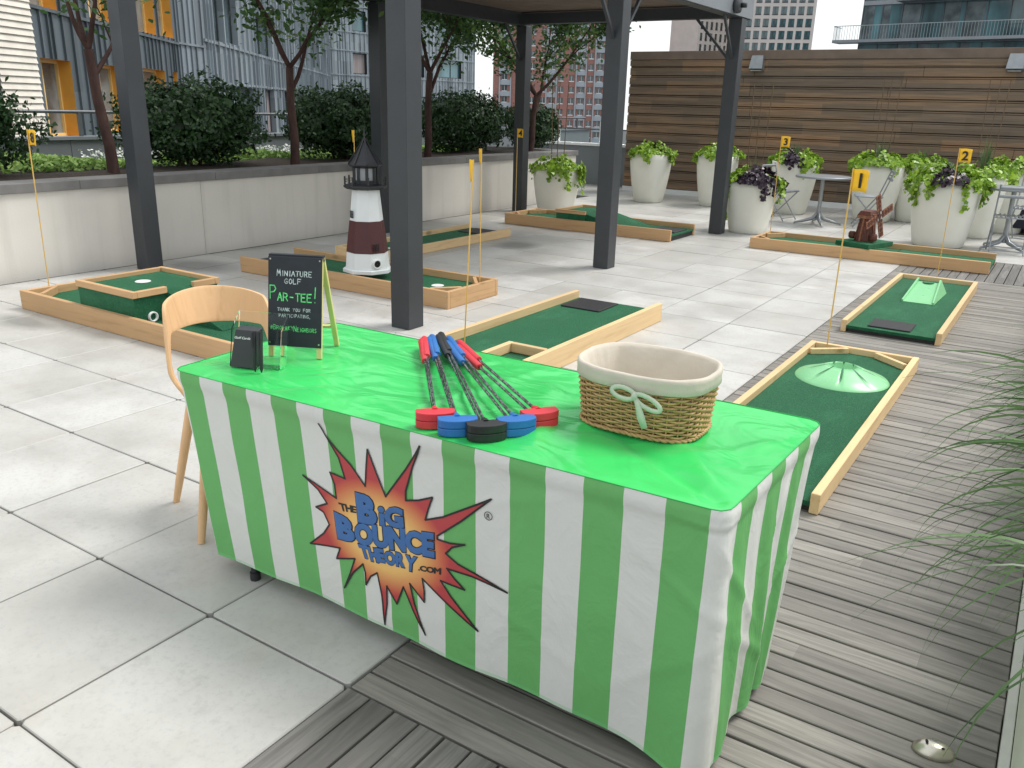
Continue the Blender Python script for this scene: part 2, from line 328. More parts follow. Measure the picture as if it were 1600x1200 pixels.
# ---------------------------------------------------------------- mesh helpers
class MB:
    def __init__(s): s.v = []; s.f = []; s.mi = []; s.sm = []; s.uv = None
    def add(s, vs, fs, mi=0, smooth=False):
        b = len(s.v); s.v += [tuple(v) for v in vs]; s.f += [tuple(i+b for i in f) for f in fs]; s.mi += [mi]*len(fs); s.sm += [smooth]*len(fs); return s
    def box(s, x0, x1, y0, y1, z0, z1, mi=0):
        vs = [(x0, y0, z0), (x1, y0, z0), (x1, y1, z0), (x0, y1, z0), (x0, y0, z1), (x1, y0, z1), (x1, y1, z1), (x0, y1, z1)]
        return s.add(vs, [(0, 3, 2, 1), (4, 5, 6, 7), (0, 1, 5, 4), (1, 2, 6, 5), (2, 3, 7, 6), (3, 0, 4, 7)], mi)
    def beam(s, a, b, w, h, mi=0, up=(0, 0, 1)):
        a = Vector(a); b = Vector(b); d = (b-a).normalized(); u = Vector(up)
        if abs(d.dot(u)) > .98: u = Vector((1, 0, 0))
        x = d.cross(u).normalized(); y = x.cross(d)
        vs = []
        for p in (a, b):
            for (i, j) in ((-1, -1), (1, -1), (1, 1), (-1, 1)): vs.append(p + x*(i*w/2) + y*(j*h/2))
        return s.add(vs, [(0, 1, 2, 3), (7, 6, 5, 4), (0, 4, 5, 1), (1, 5, 6, 2), (2, 6, 7, 3), (3, 7, 4, 0)], mi)
    def tube(s, pts, r, n=8, mi=0, cap=True, smooth=True):
        pts = [Vector(p) for p in pts]; k = len(pts); rs = r if isinstance(r, (list, tuple)) else [r]*k
        vs = []; prev = None
        for i, p in enumerate(pts):
            d = (pts[min(i+1, k-1)] - pts[max(i-1, 0)]).normalized()
            if prev is None:
                u = Vector((0, 0, 1)) if abs(d.z) < .9 else Vector((1, 0, 0)); x = d.cross(u).normalized()
            else:
                x = (prev - d*prev.dot(d)).normalized()
            prev = x; y = d.cross(x)
            for j in range(n):
                a = 2*PI*j/n; vs.append(p + (x*math.cos(a) + y*math.sin(a))*rs[i])
        fs = [(i*n+j, i*n+(j+1) % n, (i+1)*n+(j+1) % n, (i+1)*n+j) for i in range(k-1) for j in range(n)]
        s.add(vs, fs, mi, smooth)
        if cap: s.add(vs[:n], [tuple(range(n))[::-1]], mi); s.add(vs[-n:], [tuple(range(n))], mi)
        return s
    def lathe(s, prof, n=24, mi=0, smooth=True, c=(0, 0), cap=False, pw=None, rot=0):
        vs = []
        for (r, z) in prof:
            for j in range(n):
                a = 2*PI*j/n + rot; ca, sa = math.cos(a), math.sin(a); k = 1
                if pw: k = 1/((abs(ca)**pw + abs(sa)**pw)**(1/pw))
                vs.append((c[0]+r*k*ca, c[1]+r*k*sa, z))
        fs = [(i*n+j, i*n+(j+1) % n, (i+1)*n+(j+1) % n, (i+1)*n+j) for i in range(len(prof)-1) for j in range(n)]
        s.add(vs, fs, mi, smooth)
        if cap: s.add(vs[:n], [tuple(range(n))[::-1]], mi); s.add(vs[-n:], [tuple(range(n))], mi)
        return s
    def xf(s, mat):
        s.v = [tuple(mat @ Vector(v)) for v in s.v]; return s
def obj(name, mb, mats, parent=None, bevel=0, loc=None, rotz=0):
    me = bpy.data.meshes.new(name)
    me.from_pydata(mb.v, [], mb.f)
    for mt in (mats if isinstance(mats, (list, tuple)) else [mats]): me.materials.append(M[mt] if isinstance(mt, str) else mt)
    me.polygons.foreach_set('material_index', mb.mi); me.polygons.foreach_set('use_smooth', mb.sm)
    if mb.uv is not None:
        l = me.uv_layers.new(name='UVMap'); idx = np.empty(len(me.loops), dtype=np.int32); me.loops.foreach_get('vertex_index', idx)
        l.data.foreach_set('uv', np.asarray(mb.uv, dtype=np.float32)[idx].ravel())
    me.update()
    o = bpy.data.objects.new(name, me); C.objects.link(o)
    if parent: o.parent = parent
    if loc: o.location = loc
    if rotz: o.rotation_euler = (0, 0, rotz)
    if bevel:
        b = o.modifiers.new('bevel', 'BEVEL'); b.width = bevel; b.segments = 2 if bevel > .004 else 1; b.limit_method = 'ANGLE'; b.harden_normals = False
    return o
def tag(o, label, cat, group=None):
    o['label'] = label; o['category'] = cat
    if group: o['group'] = group
    return o
def struct(o): o['kind'] = 'structure'; return o
def thing(name, label, cat, loc=(0, 0, 0), rotz=0, group=None):
    o = bpy.data.objects.new(name, None); C.objects.link(o); o.location = loc; o.rotation_euler = (0, 0, rotz); o.empty_display_size = .1
    return tag(o, label, cat, group)
def dup(root, loc, rotz, label, group=None):
    r = root.copy(); C.objects.link(r); r.location = loc; r.rotation_euler = (0, 0, rotz); r['label'] = label
    if group: r['group'] = group
    for ch in list(root.children):
        c = ch.copy(); C.objects.link(c); c.parent = r
        for g in list(ch.children):
            d = g.copy(); C.objects.link(d); d.parent = c
    return r
def text2d(s, size=1, bold=0, bev=0):
    cu = bpy.data.curves.new('t', 'FONT'); cu.body = s; cu.size = size; cu.offset = bold; cu.bevel_depth = bev; cu.bevel_resolution = 1; cu.resolution_u = 3
    o = bpy.data.objects.new('t', cu); C.objects.link(o); dg = bpy.context.evaluated_depsgraph_get(); dg.update()
    e = o.evaluated_get(dg); me = e.to_mesh(); vs = [(v.co.x, v.co.y) if not bev else (v.co.x, v.co.y, v.co.z) for v in me.vertices]; fs = [tuple(p.vertices) for p in me.polygons]
    e.to_mesh_clear(); bpy.data.objects.remove(o); bpy.data.curves.remove(cu)
    return vs, fs
def leaves(cent, norm, size, fold=.25, aspect=.55, jit=.7, n5=False):
    """leaf shapes: two folded halves each; cent Nx3, norm Nx3"""
    K = len(cent); size = np.broadcast_to(size, (K,))
    nrm = norm + nrng.normal(0, jit, (K, 3)); nrm /= np.linalg.norm(nrm, axis=1)[:, None]+1e-9
    t = nrng.normal(0, 1, (K, 3)); t -= (t*nrm).sum(1)[:, None]*nrm; t /= np.linalg.norm(t, axis=1)[:, None]+1e-9
    b = np.cross(nrm, t); s = size[:, None]
    p0 = cent - t*s*.5; p2 = cent + t*s*.5; mid = cent - nrm*s*fold*.25
    l1 = cent - t*s*.12 + b*s*aspect*.5 + nrm*s*fold*.2; l2 = cent + t*s*.2 + b*s*aspect*.38 + nrm*s*fold*.15
    r1 = cent - t*s*.12 - b*s*aspect*.5 + nrm*s*fold*.2; r2 = cent + t*s*.2 - b*s*aspect*.38 + nrm*s*fold*.15
    V = np.stack([p0, l1, l2, p2, r2, r1], 1).reshape(-1, 3)
    base = np.arange(K)*6
    F = np.concatenate([np.stack([base, base+3, base+2, base+1], 1), np.stack([base, base+5, base+4, base+3], 1)])
    return V, F
def npobj(name, V, F, mat, parent=None, smooth=False):
    me = bpy.data.meshes.new(name); me.vertices.add(len(V)); me.vertices.foreach_set('co', np.asarray(V, dtype=np.float32).ravel())
    k = F.shape[1]; me.loops.add(F.size); me.loops.foreach_set('vertex_index', F.astype(np.int32).ravel())
    me.polygons.add(len(F)); me.polygons.foreach_set('loop_start', (np.arange(len(F))*k).astype(np.int32)); me.polygons.foreach_set('loop_total', np.full(len(F), k, dtype=np.int32))
    me.materials.append(M[mat]); me.update(calc_edges=True); me.validate()
    if smooth: me.polygons.foreach_set('use_smooth', [True]*len(F))
    o = bpy.data.objects.new(name, me); C.objects.link(o)
    if parent: o.parent = parent
    return o

# ================================================================ SETTING
b = MB().add([(-900, -300, -40), (900, -300, -40), (900, 1500, -40), (-900, 1500, -40)], [(0, 1, 2, 3)]); struct(obj('ground', b, 'ground'))
P = .61; b = MB()
for i in range(-15, 10):
    for j in range(-5, 26):
        x0, y0 = i*P, j*P
        if 1 <= i < 5 and y0 < 9.7: continue
        if i < -9 and y0 < 12.4: continue
        x1, y1 = x0+P, y0+P; g = .0022
        if i < -9 or j > 20: pass
        dz = rnd.uniform(-.0015, .0015); c = rnd.uniform(.006, .013); g = rnd.uniform(.0022, .0040)
        X0, X1, Y0, Y1 = x0+g, x1-g, y0+g, y1-g
        poly = [(X0+c, Y0), (X1-c, Y0), (X1, Y0+c), (X1, Y1-c), (X1-c, Y1), (X0+c, Y1), (X0, Y1-c), (X0, Y0+c)]
        vs = [(x, y, -.05) for x, y in poly] + [(x, y, -.003+dz) for x, y in poly]
        cx, cy = (X0+X1)/2, (Y0+Y1)/2
        vs += [(x+(.003 if x < cx else -.003), y+(.003 if y < cy else -.003), dz) for x, y in poly]
        fs = [(k, (k+1) % 8, 8+(k+1) % 8, 8+k) for k in range(8)] + [(8+k, 8+(k+1) % 8, 16+(k+1) % 8, 16+k) for k in range(8)] + [tuple(range(16, 24))]
        b.add(vs, fs)
struct(obj('paving', b, 'paver'))
b = MB().box(-10, 7, -4, 16.2, -.4, -.045); struct(obj('roof_slab', b, 'dark'))
# timber deck: real boards
b = MB(); bp = .0872
def board(b, x0, x1, y0, y1):
    g = rnd.uniform(.0030, .0046); dz = rnd.uniform(-.0018, .0018); x0 += g; x1 -= g; y0 += g; y1 -= g; c = .0025
    vs = [(x0, y0, -.03), (x1, y0, -.03), (x1, y1, -.03), (x0, y1, -.03), (x0, y0, -.0025+dz), (x1, y0, -.0025+dz), (x1, y1, -.0025+dz), (x0, y1, -.0025+dz),
          (x0+c, y0+c, dz), (x1-c, y0+c, dz), (x1-c, y1-c, dz), (x0+c, y1-c, dz)]
    b.add(vs, [(0, 1, 5, 4), (1, 2, 6, 5), (2, 3, 7, 6), (3, 0, 4, 7), (4, 5, 9, 8), (5, 6, 10, 9), (6, 7, 11, 10), (7, 4, 8, 11), (8, 9, 10, 11)])
y = 0
while y < 8.28:
    board(b, .612, 2.192, y, y+bp); y += bp
struct(obj('deck', b, 'deck_x'))
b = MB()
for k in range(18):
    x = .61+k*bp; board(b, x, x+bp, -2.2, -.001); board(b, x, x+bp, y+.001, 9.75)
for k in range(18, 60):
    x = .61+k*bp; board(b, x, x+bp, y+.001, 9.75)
struct(obj('deck_cross_boards', b, 'deck_y_shaded'))
b = MB().box(2.1915, 2.2185, -2.2, 8.2, -.03, .004); obj_e = struct(obj('deck_edging', b, 'edging', bevel=.002))

# planter wall, soil and planting bed
t = thing('planter_wall', 'long low cream rendered planter wall with a dark grey coping beside the paved terrace', 'wall', (-5.6, 5, 0))
b = MB(); yy = -3.0
while yy < 12.3:
    y2 = min(yy+2.44, 12.4); b.box(-.25, 0, yy-5+.003, y2-5-.003, -.02, .745); yy += 2.44
b.box(-.24, -.006, -8, 7.38, -.02, .74); b.box(-3.2, -.25, 7.22, 7.397, -.02, .745)
obj('rendered_panel', b, 'stucco', t)
b = MB(); yy = -3.0
while yy < 12.3:
    y2 = min(yy+1.5, 12.43); b.box(-.3, .03, yy-5+.002, y2-5-.002, .747, .83); yy += 1.5
b.box(-3.2, -.3, 7.18, 7.43, .747, .83); obj('coping', b, 'cap', t, bevel=.004)
b = MB(); K = 40
vs = []; fs = []
for i in range(9):
    for j in range(K+1):
        x = -9.0 + i*(3.12/8); yv = -3 + j*15.3/K; vs.append((x, yv, (.80 if -7.3 < x < -6.2 else .72)+.06*mnoise.noise(Vector((x*1.5, yv*1.5, 0)))))
for i in range(8):
    for j in range(K): a = i*(K+1)+j; fs.append((a, a+K+1, a+K+2, a+1))
b.add(vs, fs, 0, True); struct(obj('planting_soil', b, 'soil'))
n_ = 9000; cx = nrng.uniform(-8.7, -7.5, n_); cy = nrng.uniform(2, 12.1, n_); cz = .74 + nrng.uniform(0, .16, n_)*(.6+.4*np.sin(cy*2.1))
V, F = leaves(np.stack([cx, cy, cz], 1), np.tile([0, 0, 1.], (n_, 1)), nrng.uniform(.05, .10, n_)); o = npobj('ground_cover', V, F, 'flowerbed'); o['kind'] = 'stuff'; tag(o, 'bright green leafy ground cover growing behind the dark shrubs', 'ground cover')
n_ = 2200; cy = nrng.uniform(2.6, 12, n_); cy = cy[np.sin(cy*2.6) > -.1]; n_ = len(cy); cx = nrng.uniform(-8.7, -8.1, n_)
V, F = leaves(np.stack([cx, cy, .80+nrng.uniform(0, .10, n_)], 1), np.tile([.3, 0, 1.], (n_, 1)), .045); o = npobj('white_blossom', V, F, 'petals'); o['kind'] = 'stuff'; tag(o, 'white blossom at the back of the planting bed below the grey parapet', 'flowers')
# parapet behind the bed and at the far corner of the terrace
t = thing('roof_parapet', 'grey metal clad parapet behind the planting bed with a pale coping', 'wall', (-9.1, 5, 0))
b = MB()
for k in range(14): b.box(-.2, 0, -8+k*1.6+.004, -8+(k+1)*1.6-.004, -1, 1.0)
obj('metal_panel', b, 'parapet', t); obj('coping', MB().box(-.24, .03, -8, 14.4, 1.0, 1.04), 'post_light', t)
t = thing('corner_parapet', 'grey metal parapet with white coping at the end of the cream wall', 'wall', (-7.2, 15.1, 0))
b = MB()
for k in range(3): b.box(-1.4+k*1.1, -.303+k*1.1, 0, .2, 0, .80)
obj('metal_panel', b, 'parapet', t); obj('coping', MB().box(-1.4, 1.95, -.04, .24, .80, .85), 'whitecap', t)
t = thing('guard_rail', 'thin dark metal guard rail running above the parapet behind the shrubs', 'railing', (-9.1, 5, 0))
b = MB().tube([(-.1, -8, 1.38), (-.1, 14.3, 1.30)], .022, 8); obj('top_rail', b, 'railg', t)
for k in range(12): obj('rail_post', MB().box(-.12, -.08, -7.6+k*1.95, -7.56+k*1.95, 1.04, 1.37 - k*.006), 'railg', t)
t = thing('glass_rail', 'glass guard rail with pale posts standing on the corner parapet', 'railing', (-7.2, 15.2, .85))
obj('top_rail', MB().box(-1.6, 1.9, -.02, .02, .27, .30), 'railg', t); obj('glass_pane', MB().box(-1.5, 1.8, -.005, .005, .02, .27), 'railpane', t)
for x in (-1.5, -.4, .62, 1.8): obj('rail_post', MB().box(x-.015, x+.015, -.03, .03, 0, .45 if x == .62 else .27), 'whitecap', t)

# timber screen fence at the back
FY = 14.4
t = thing('timber_fence', 'tall horizontal brown timber board fence along the back of the terrace', 'fence', (-5.6, FY, 0))
b = MB(); z = .10; k = 0
while z < 2.35:
    x = 0
    while x < 12:
        L = min(rnd.uniform(1.8, 3.2), 12-x); dy = rnd.uniform(-.004, .004)
        b.box(x+.002, x+L-.002, dy, dy+.025, z, z+.132); b.box(x+.002, x+L-.002, dy+.018, .05, z+.138, z+.164)
        x += L
    z += .1745; k += 1
obj('board_cladding', b, 'fence', t, bevel=.003)
obj('cap_rail', MB().box(0, 12, -.03, .15, 2.47, 2.62), 'soffit', t, bevel=.004); obj('top_board', MB().box(0, 12, -.012, .04, 2.36, 2.465), 'fence', t)
obj('backing_panel', MB().box(0, 12, .052, .09, .02, 2.47), 'dark', t); obj('plinth', MB().box(0, 12, -.02, .05, 0, .09), 'whitecap', t)
for k, (x, lab) in enumerate(((2.52, 'grey wedge shaped wall light on the timber fence left of the sky gap tower'), (6.55, 'grey wedge shaped wall light on the timber fence at the right below the glass building'))):
    t2 = thing('wall_light', ['grey wedge wall light high on the fence just left of the right pergola post', 'grey wedge wall light high on the fence above the planter with flag number 2'][k], 'wall light', (-5.6+x, FY, 2.43), 0, 'wall lights on the timber fence')
    b = MB(); b.add([(-.1, 0, .1), (.1, 0, .1), (-.12, -.16, -.12), (.12, -.16, -.12), (-.12, 0, -.16), (.12, 0, -.16), (-.1, -.1, .1), (.1, -.1, .1)], [(0, 6, 7, 1), (6, 2, 3, 7), (2, 4, 5, 3), (0, 4, 2, 6), (1, 7, 3, 5)])
    obj('hood', b, 'steel', t2); obj('lens', MB().box(-.09, .09, -.14, -.02, -.155, -.15), 'whiteplastic', t2)

# pergola
t = thing('pergola', 'charcoal painted steel pergola with square posts, knee braces and a slatted timber roof', 'pergola', (-1.89, 3.24, 0))
OX, OY = -1.89, 3.24
posts = [(-1.885, 3.235), (-1.885, 6.40), (-1.885, 9.72), (-5.21, 3.38), (-5.20, 6.70), (-5.19, 9.90)]
for (x, y) in posts:
    obj('post', MB().box(x-OX-.085, x-OX+.085, y-OY-.085, y-OY+.085, .001, 2.69), 'post', t, bevel=.004)
    
def loc(x, y, z): return (x-OX, y-OY, z)
for x in (-1.885, -5.2):
    obj('side_beam', MB().box(x-OX-.07, x-OX+.07, .0, 9.99-OY, 2.692, 2.86), 'post', t)
for y in (9.74, 6.5):
    obj('cross_beam', MB().box(-5.13-OX, -1.955-OX, y-OY-.07, y-OY+.07, 2.70, 2.84), 'post', t)
obj('fascia', MB().box(-1.812-OX, -1.79-OX, .0, 9.99-OY, 2.70, 2.95), 'post_light', t)
b = MB()
yy = 4.6
while yy < 9.95:
    b.box(-5.3-OX, -1.82-OX, yy-OY, yy+.13-OY, 2.862, 2.89); yy += .145
obj('roof_boards', b, 'soffit', t)
for (a, c) in [((-1.885, 9.635, 2.22), (-1.885, 9.22, 2.70)), ((-1.97, 9.72, 2.22), (-2.43, 9.72, 2.70)), ((-1.885, 6.315, 2.22), (-1.885, 5.9, 2.70)), ((-1.885, 6.485, 2.22), (-1.885, 6.92, 2.70)),
               ((-5.19, 9.815, 2.22), (-5.19, 9.38, 2.70)), ((-5.2, 6.705, 2.22), (-5.2, 7.15, 2.70))]:
    obj('knee_brace', MB().beam(loc(*a), loc(*c), .03, .03), 'post', t)
t2 = thing('round_speaker', 'small round grey speaker fixed to the end of the pergola fascia', 'speaker', (-1.788, 9.30, 2.80))
m4 = Matrix.Rotation(R(90), 4, 'Y')
obj('housing', MB().lathe([(.001, .0), (.085, .0), (.095, .03), (.09, .06), (.06, .07), (.001, .07)], 20).xf(m4), 'post', t2)
obj('nozzle', MB().lathe([(.001, .07), (.03, .07), (.03, .13), (.001, .13)], 12, c=(.0, .03)).xf(m4), 'rub', t2)

# ================================================================ PLANTS
def bush(y, wx, wy, h, x=-6.75, seed=0, label='', n_=9500):
    t = thing('shrub', label, 'shrub', (x, y, .70), 0, 'dark shrubs in the planting bed')
    r = np.random.default_rng(seed)
    # lumpy ellipsoid shell plus interior
    d = r.normal(0, 1, (n_, 3)); d /= np.linalg.norm(d, axis=1)[:, None]
    lump = np.array([.80+.34*mnoise.noise(Vector((a*2.4+seed, bb*2.4, c*2.4))) + .16*mnoise.noise(Vector((a*7+seed, bb*7, c*7))) for a, bb, c in d])
    rad = lump*(1 - np.abs(r.normal(0, .13, n_)))
    p = d*rad[:, None]*np.array([wx, wy, h*.56]); p[:, 2] += h*.52; keep = p[:, 2] > .06+.25*r.random(n_)**3; p = p[keep]; d = d[keep]
    k = r.random(len(p)) < .03; p[k] *= 1.07
    V, F = leaves(p, d*.8, r.uniform(.038, .072, len(p)), jit=.6); npobj('foliage', V, F, 'bushleaf', t)
    b = MB()
    for k in range(9):
        a = r.uniform(0, 2*PI); rr = r.uniform(.3, .8)
        b.tube([(.08*math.cos(a), .1*math.sin(a), -.05), (.35*rr*wx*math.cos(a), .35*rr*wy*math.sin(a), h*.3), (.75*rr*wx*math.cos(a), .75*rr*wy*math.sin(a), h*.8)], [.022, .015, .006], 6)
    obj('stems', b, 'bark', t)
    # inner shade-giving leaf mass
    n2 = 1500; d = r.normal(0, 1, (n2, 3)); d /= np.linalg.norm(d, axis=1)[:, None]; p = d*r.uniform(.1, .68, n2)[:, None]*np.array([wx, wy, h*.5]); p[:, 2] += h*.55
    V, F = leaves(p, d, .16, aspect=.8); npobj('inner_foliage', V, F, 'bushleaf', t)
bush(2.15, .85, 1.42, 1.04, -6.85, 3, 'dark green shrub at the left behind flag number 8')
bush(5.22, .85, 1.12, 1.10, -6.85, 8, 'broad dark green shrub right behind the left pergola post')
bush(7.75, .85, 1.12, 1.10, -6.85, 15, 'dark green shrub behind the model lighthouse roof')
bush(10.6, .85, 1.2, 1.10, -6.85, 22, 'dark green shrub between the tall centre post and the number 4 flag')
bush(12.75, .6, .8, .95, -6.75, 31, 'small rounded shrub at the end of the cream planter wall', 3500)

def tree(x, y, lean, seed, label, crown, n_=3000, light=.25, H=2.0, cr=1.25, sprd=.62):
    r = np.random.default_rng(seed); rr = random.Random(seed)
    t = thing('tree', label, 'tree', (x, y, .68), 0, 'slender trees in the planting bed')
    b = MB(); tips = []
    def limb(p, d, L, rad, depth):
        pts = [Vector(p)]; rads = [rad]; q = Vector(p); dd = Vector(d).normalized()
        for i in range(5):
            dd = (dd + Vector((rr.gauss(0, .10), rr.gauss(0, .10), rr.gauss(.03, .05)))).normalized(); q = q + dd*L/5; pts.append(q.copy()); rads.append(rad*(1-.6*(i+1)/5))
        b.tube(pts, rads, 8 if depth < 2 else 5)
        if depth >= 3: tips.extend(pts[2:]); return
        if depth >= 1: tips.extend(pts[3:])
        for k in range(3 if depth else 4):
            a = rr.uniform(0, 2*PI); s = pts[-1] if k < 2 else pts[rr.choice([3, 4])]
            nd = (dd*.75 + Vector((math.cos(a), math.sin(a), rr.uniform(-.1, .5)))*.7).normalized(); limb(s, nd, L*rr.uniform(.55, .8), rads[-1]*.95 if rads[-1] > .006 else .006, depth+1)
    top = Vector((lean[0], lean[1], H-.68))
    pts = [Vector((0, 0, -.1)), Vector((0, 0, 0)), top*.3+Vector((.012, .01, 0)), top*.65-Vector((.015, .0, 0)), top]
    b.tube(pts, [.085, .064, .054, .049, .046], 10)
    for k in range(4):
        a = k*PI/2 + rr.uniform(-.4, .4); s = pts[-1] if k != 1 else pts[-1]-Vector((0, 0, .28))
        limb(s, Vector((math.cos(a)*sprd, math.sin(a)*sprd, 1)), cr*.8, .030, 1)
    obj('trunk', b, 'bark', t)
    if n_:
        tips = np.array([tuple(v) for v in tips if v.z > H-.68+.2]); i = r.integers(0, len(tips), n_); p = tips[i] + r.normal(0, .15, (n_, 3))*np.array([1, 1, .7])
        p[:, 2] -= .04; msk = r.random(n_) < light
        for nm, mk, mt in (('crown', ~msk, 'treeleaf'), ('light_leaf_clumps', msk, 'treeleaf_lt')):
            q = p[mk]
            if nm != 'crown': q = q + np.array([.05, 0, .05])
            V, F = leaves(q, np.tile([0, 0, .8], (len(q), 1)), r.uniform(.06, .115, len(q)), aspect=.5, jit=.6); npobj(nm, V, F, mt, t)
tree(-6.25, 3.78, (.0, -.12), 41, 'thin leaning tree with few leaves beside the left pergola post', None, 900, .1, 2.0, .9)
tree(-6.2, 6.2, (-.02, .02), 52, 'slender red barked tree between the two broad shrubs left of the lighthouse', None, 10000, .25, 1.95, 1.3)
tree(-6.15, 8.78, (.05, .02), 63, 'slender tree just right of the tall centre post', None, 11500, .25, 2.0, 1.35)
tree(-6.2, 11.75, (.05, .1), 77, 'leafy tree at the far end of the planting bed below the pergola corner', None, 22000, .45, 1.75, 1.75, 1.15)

def vine(t, R0, zr, kinds, r, n_=640, size=(.035, .078)):
    """sweet potato vine: an uneven mound over the rim plus trailing strands; kinds = (material, a0, a1, drop, amount)"""
    for (mt, a0, a1, ds, k) in kinds:
        nn = int(n_*k); a = r.uniform(a0, a1, nn); u = r.random(nn)**.7; ph = r.uniform(0, 6)
        lob = .5+.5*np.sin(a*3+ph); lob2 = .5+.5*np.sin(a*7+ph*2)
        rad = R0*(.25+.95*u*(.85+.25*lob)); z = zr + (.05+.09*lob+.05*lob2)*(1-u**2)*(.5+.7*r.random(nn)) + .02*r.random(nn)
        P_ = [np.stack([rad*np.cos(a), rad*np.sin(a), z], 1)]; N_ = [np.stack([np.cos(a)*u, np.sin(a)*u, 1.1-u*.6], 1)]
        b = MB(); ns = int(3+(a1-a0)*2.2*min(1.6, ds))
        for q in range(ns):
            aa = r.uniform(a0, a1); L = (.04+.20*r.random()**1.6)*ds; pts = []
            for i in range(7):
                f = i/6; rr_ = R0*.9+.06+.035*math.sin(f*3)+.02*f; pts.append(Vector((rr_*math.cos(aa+.12*f*math.sin(q)), rr_*math.sin(aa+.12*f*math.sin(q)), zr+.03-L*f**1.3)))
            b.tube(pts, .003, 4)
            m_ = int(14+110*L); ff = r.random(m_); pp = np.array([tuple(pts[min(6, int(f*6.99))]) for f in ff]) + r.normal(0, .022, (m_, 3)); out = np.array([math.cos(aa), math.sin(aa), .25])
            P_.append(pp+out*.012); N_.append(np.tile(out, (m_, 1)))
        P_ = np.concatenate(P_); N_ = np.concatenate(N_); K_ = len(P_)
        V, F = leaves(P_, N_, r.uniform(*size, K_), aspect=.85, jit=.45, fold=.4); npobj('purple_vine' if mt == 'purple' else 'lime_vine', V, F, mt, t)
        obj('vine_stems', b, 'stem', t)
def grasstuft(t, z, h, n_, r, spread=.3, name='grass_tuft', mt='grassg', w=.007):
    V = []; F = []
    for i in range(n_):
        a = r.uniform(0, 2*PI); s = r.uniform(.2, 1)*spread; L = h*r.uniform(.6, 1); ca, sa = math.cos(a), math.sin(a); ww = w*r.uniform(.6, 1.2); K = 6; b0 = len(V); px, py = -sa, ca
        for k in range(K+1):
            f = k/K; rad = .04+s*f**2; zz = z + L*(f - .35*f**3*(s/spread)); wk = ww*(1-f*.9)
            V += [(ca*rad+px*wk, sa*rad+py*wk, zz), (ca*rad-px*wk, sa*rad-py*wk, zz)]
        for k in range(K): F.append((b0+2*k, b0+2*k+1, b0+2*k+3, b0+2*k+2))
    return npobj(name, np.array(V), np.array(F), mt, t)
PG = 'white pots with trailing plants'
def pot(x, y, H, r1, r0, kinds, label, seed, extra=None, canes=0, rotz=0):
    t = thing('planter_pot', label, 'planter', (x, y, 0), rotz, PG); r = np.random.default_rng(seed)
    prof = [(r0*.9, .0), (r0, .02)] + [(r0+(r1-r0)*(1-(1-f)**1.6), .02+(H-.02)*f) for f in [i/9 for i in range(1, 10)]] + [(r1, H), (r1-.018, H+.004), (r1-.03, H-.01), (r1-.035, H-.14)]
    obj('pot', MB().lathe(prof, 40, pw=3.0), 'potwhite', t); obj('soil', MB().lathe([(.001, H-.07), (r1-.033, H-.07)], 24, pw=3.0), 'soil', t)
    vine(t, r1, H, kinds, r)
    if extra: grasstuft(t, H-.05, extra[0], extra[1], r, extra[2])
    for k in range(canes):
        a = k*2.1+seed; b = MB().tube([(.1*math.cos(a), .1*math.sin(a), H-.06), (.14*math.cos(a), .14*math.sin(a), H+1.25)], .006, 6); obj('cane', b, 'cane', t)
L_ = 'lime'; Pu = 'purple'; T = 2*PI
pot(-4.62, 10.05, .68, .33, .24, [(L_, -2.6, 2.4, 1.6, 1.2)], 'white pot with lime vine standing against the end of the cream wall', 1, None, 3)
pot(-4.28, 12.75, .83, .34, .235, [(L_, -T/2, T/2, .9, 1.2), (Pu, .3, 1.7, .3, .5)], 'white pot with lime and dark purple leaves between the right hand pergola posts', 2)
pot(-3.15, 13.0, .85, .33, .23, [(L_, 0, T, .6, 1.1)], 'white pot with lime vine partly hidden by the right pergola post', 3)
pot(-1.60, 10.15, .68, .32, .235, [(Pu, -2.2, 1.3, .9, 1.5), (L_, 2.6, 4.3, 2.6, .8), (L_, -.2, .5, 1.2, .15)], 'short white pot topped with dark purple leaves right of the far pergola post', 4, (.45, 30, .12), 3)
pot(-1.80, 12.9, .83, .35, .235, [(L_, 2.2, 4.6, .5, .5), (Pu, 4.4, 5.2, .7, .35), (L_, -1.1, 1.2, 1.1, .8)], 'white pot with lime vine and a purple clump behind the left folding chair', 5, (.5, 25, .1))
pot(-.52, 12.9, .85, .37, .26, [(L_, 0, T, .9, 2.0)], 'white pot with full lime vine behind flag number 1', 6, (.55, 60, .16), 3)
pot(.02, 13.3, .85, .34, .25, [(L_, 0, T, .8, 1.0)], 'white pot half hidden behind the full lime vine pot', 7, (.45, 30, .2))
pot(.72, 10.75, .80, .40, .30, [(L_, 2.9, 4.8, 1.3, .8), (L_, 5.2, 7.4, 1.5, .9), (Pu, 4.3, 5.6, .2, .4), (L_, .8, 2.6, .4, .4)], 'big white pot in front with draping lime vine and grass beside flag number 2', 8, (.42, 90, .2))
pot(.98, 12.0, .82, .33, .23, [(L_, 0, T, .5, .8)], 'white pot in the middle of the three at the right, mostly hidden', 9, (.7, 60, .12), 3)
pot(1.28, 12.9, .86, .34, .25, [(L_, 0, T, .9, 2.0)], 'white pot with a mound of lime vine beside the navy covered furniture', 10)

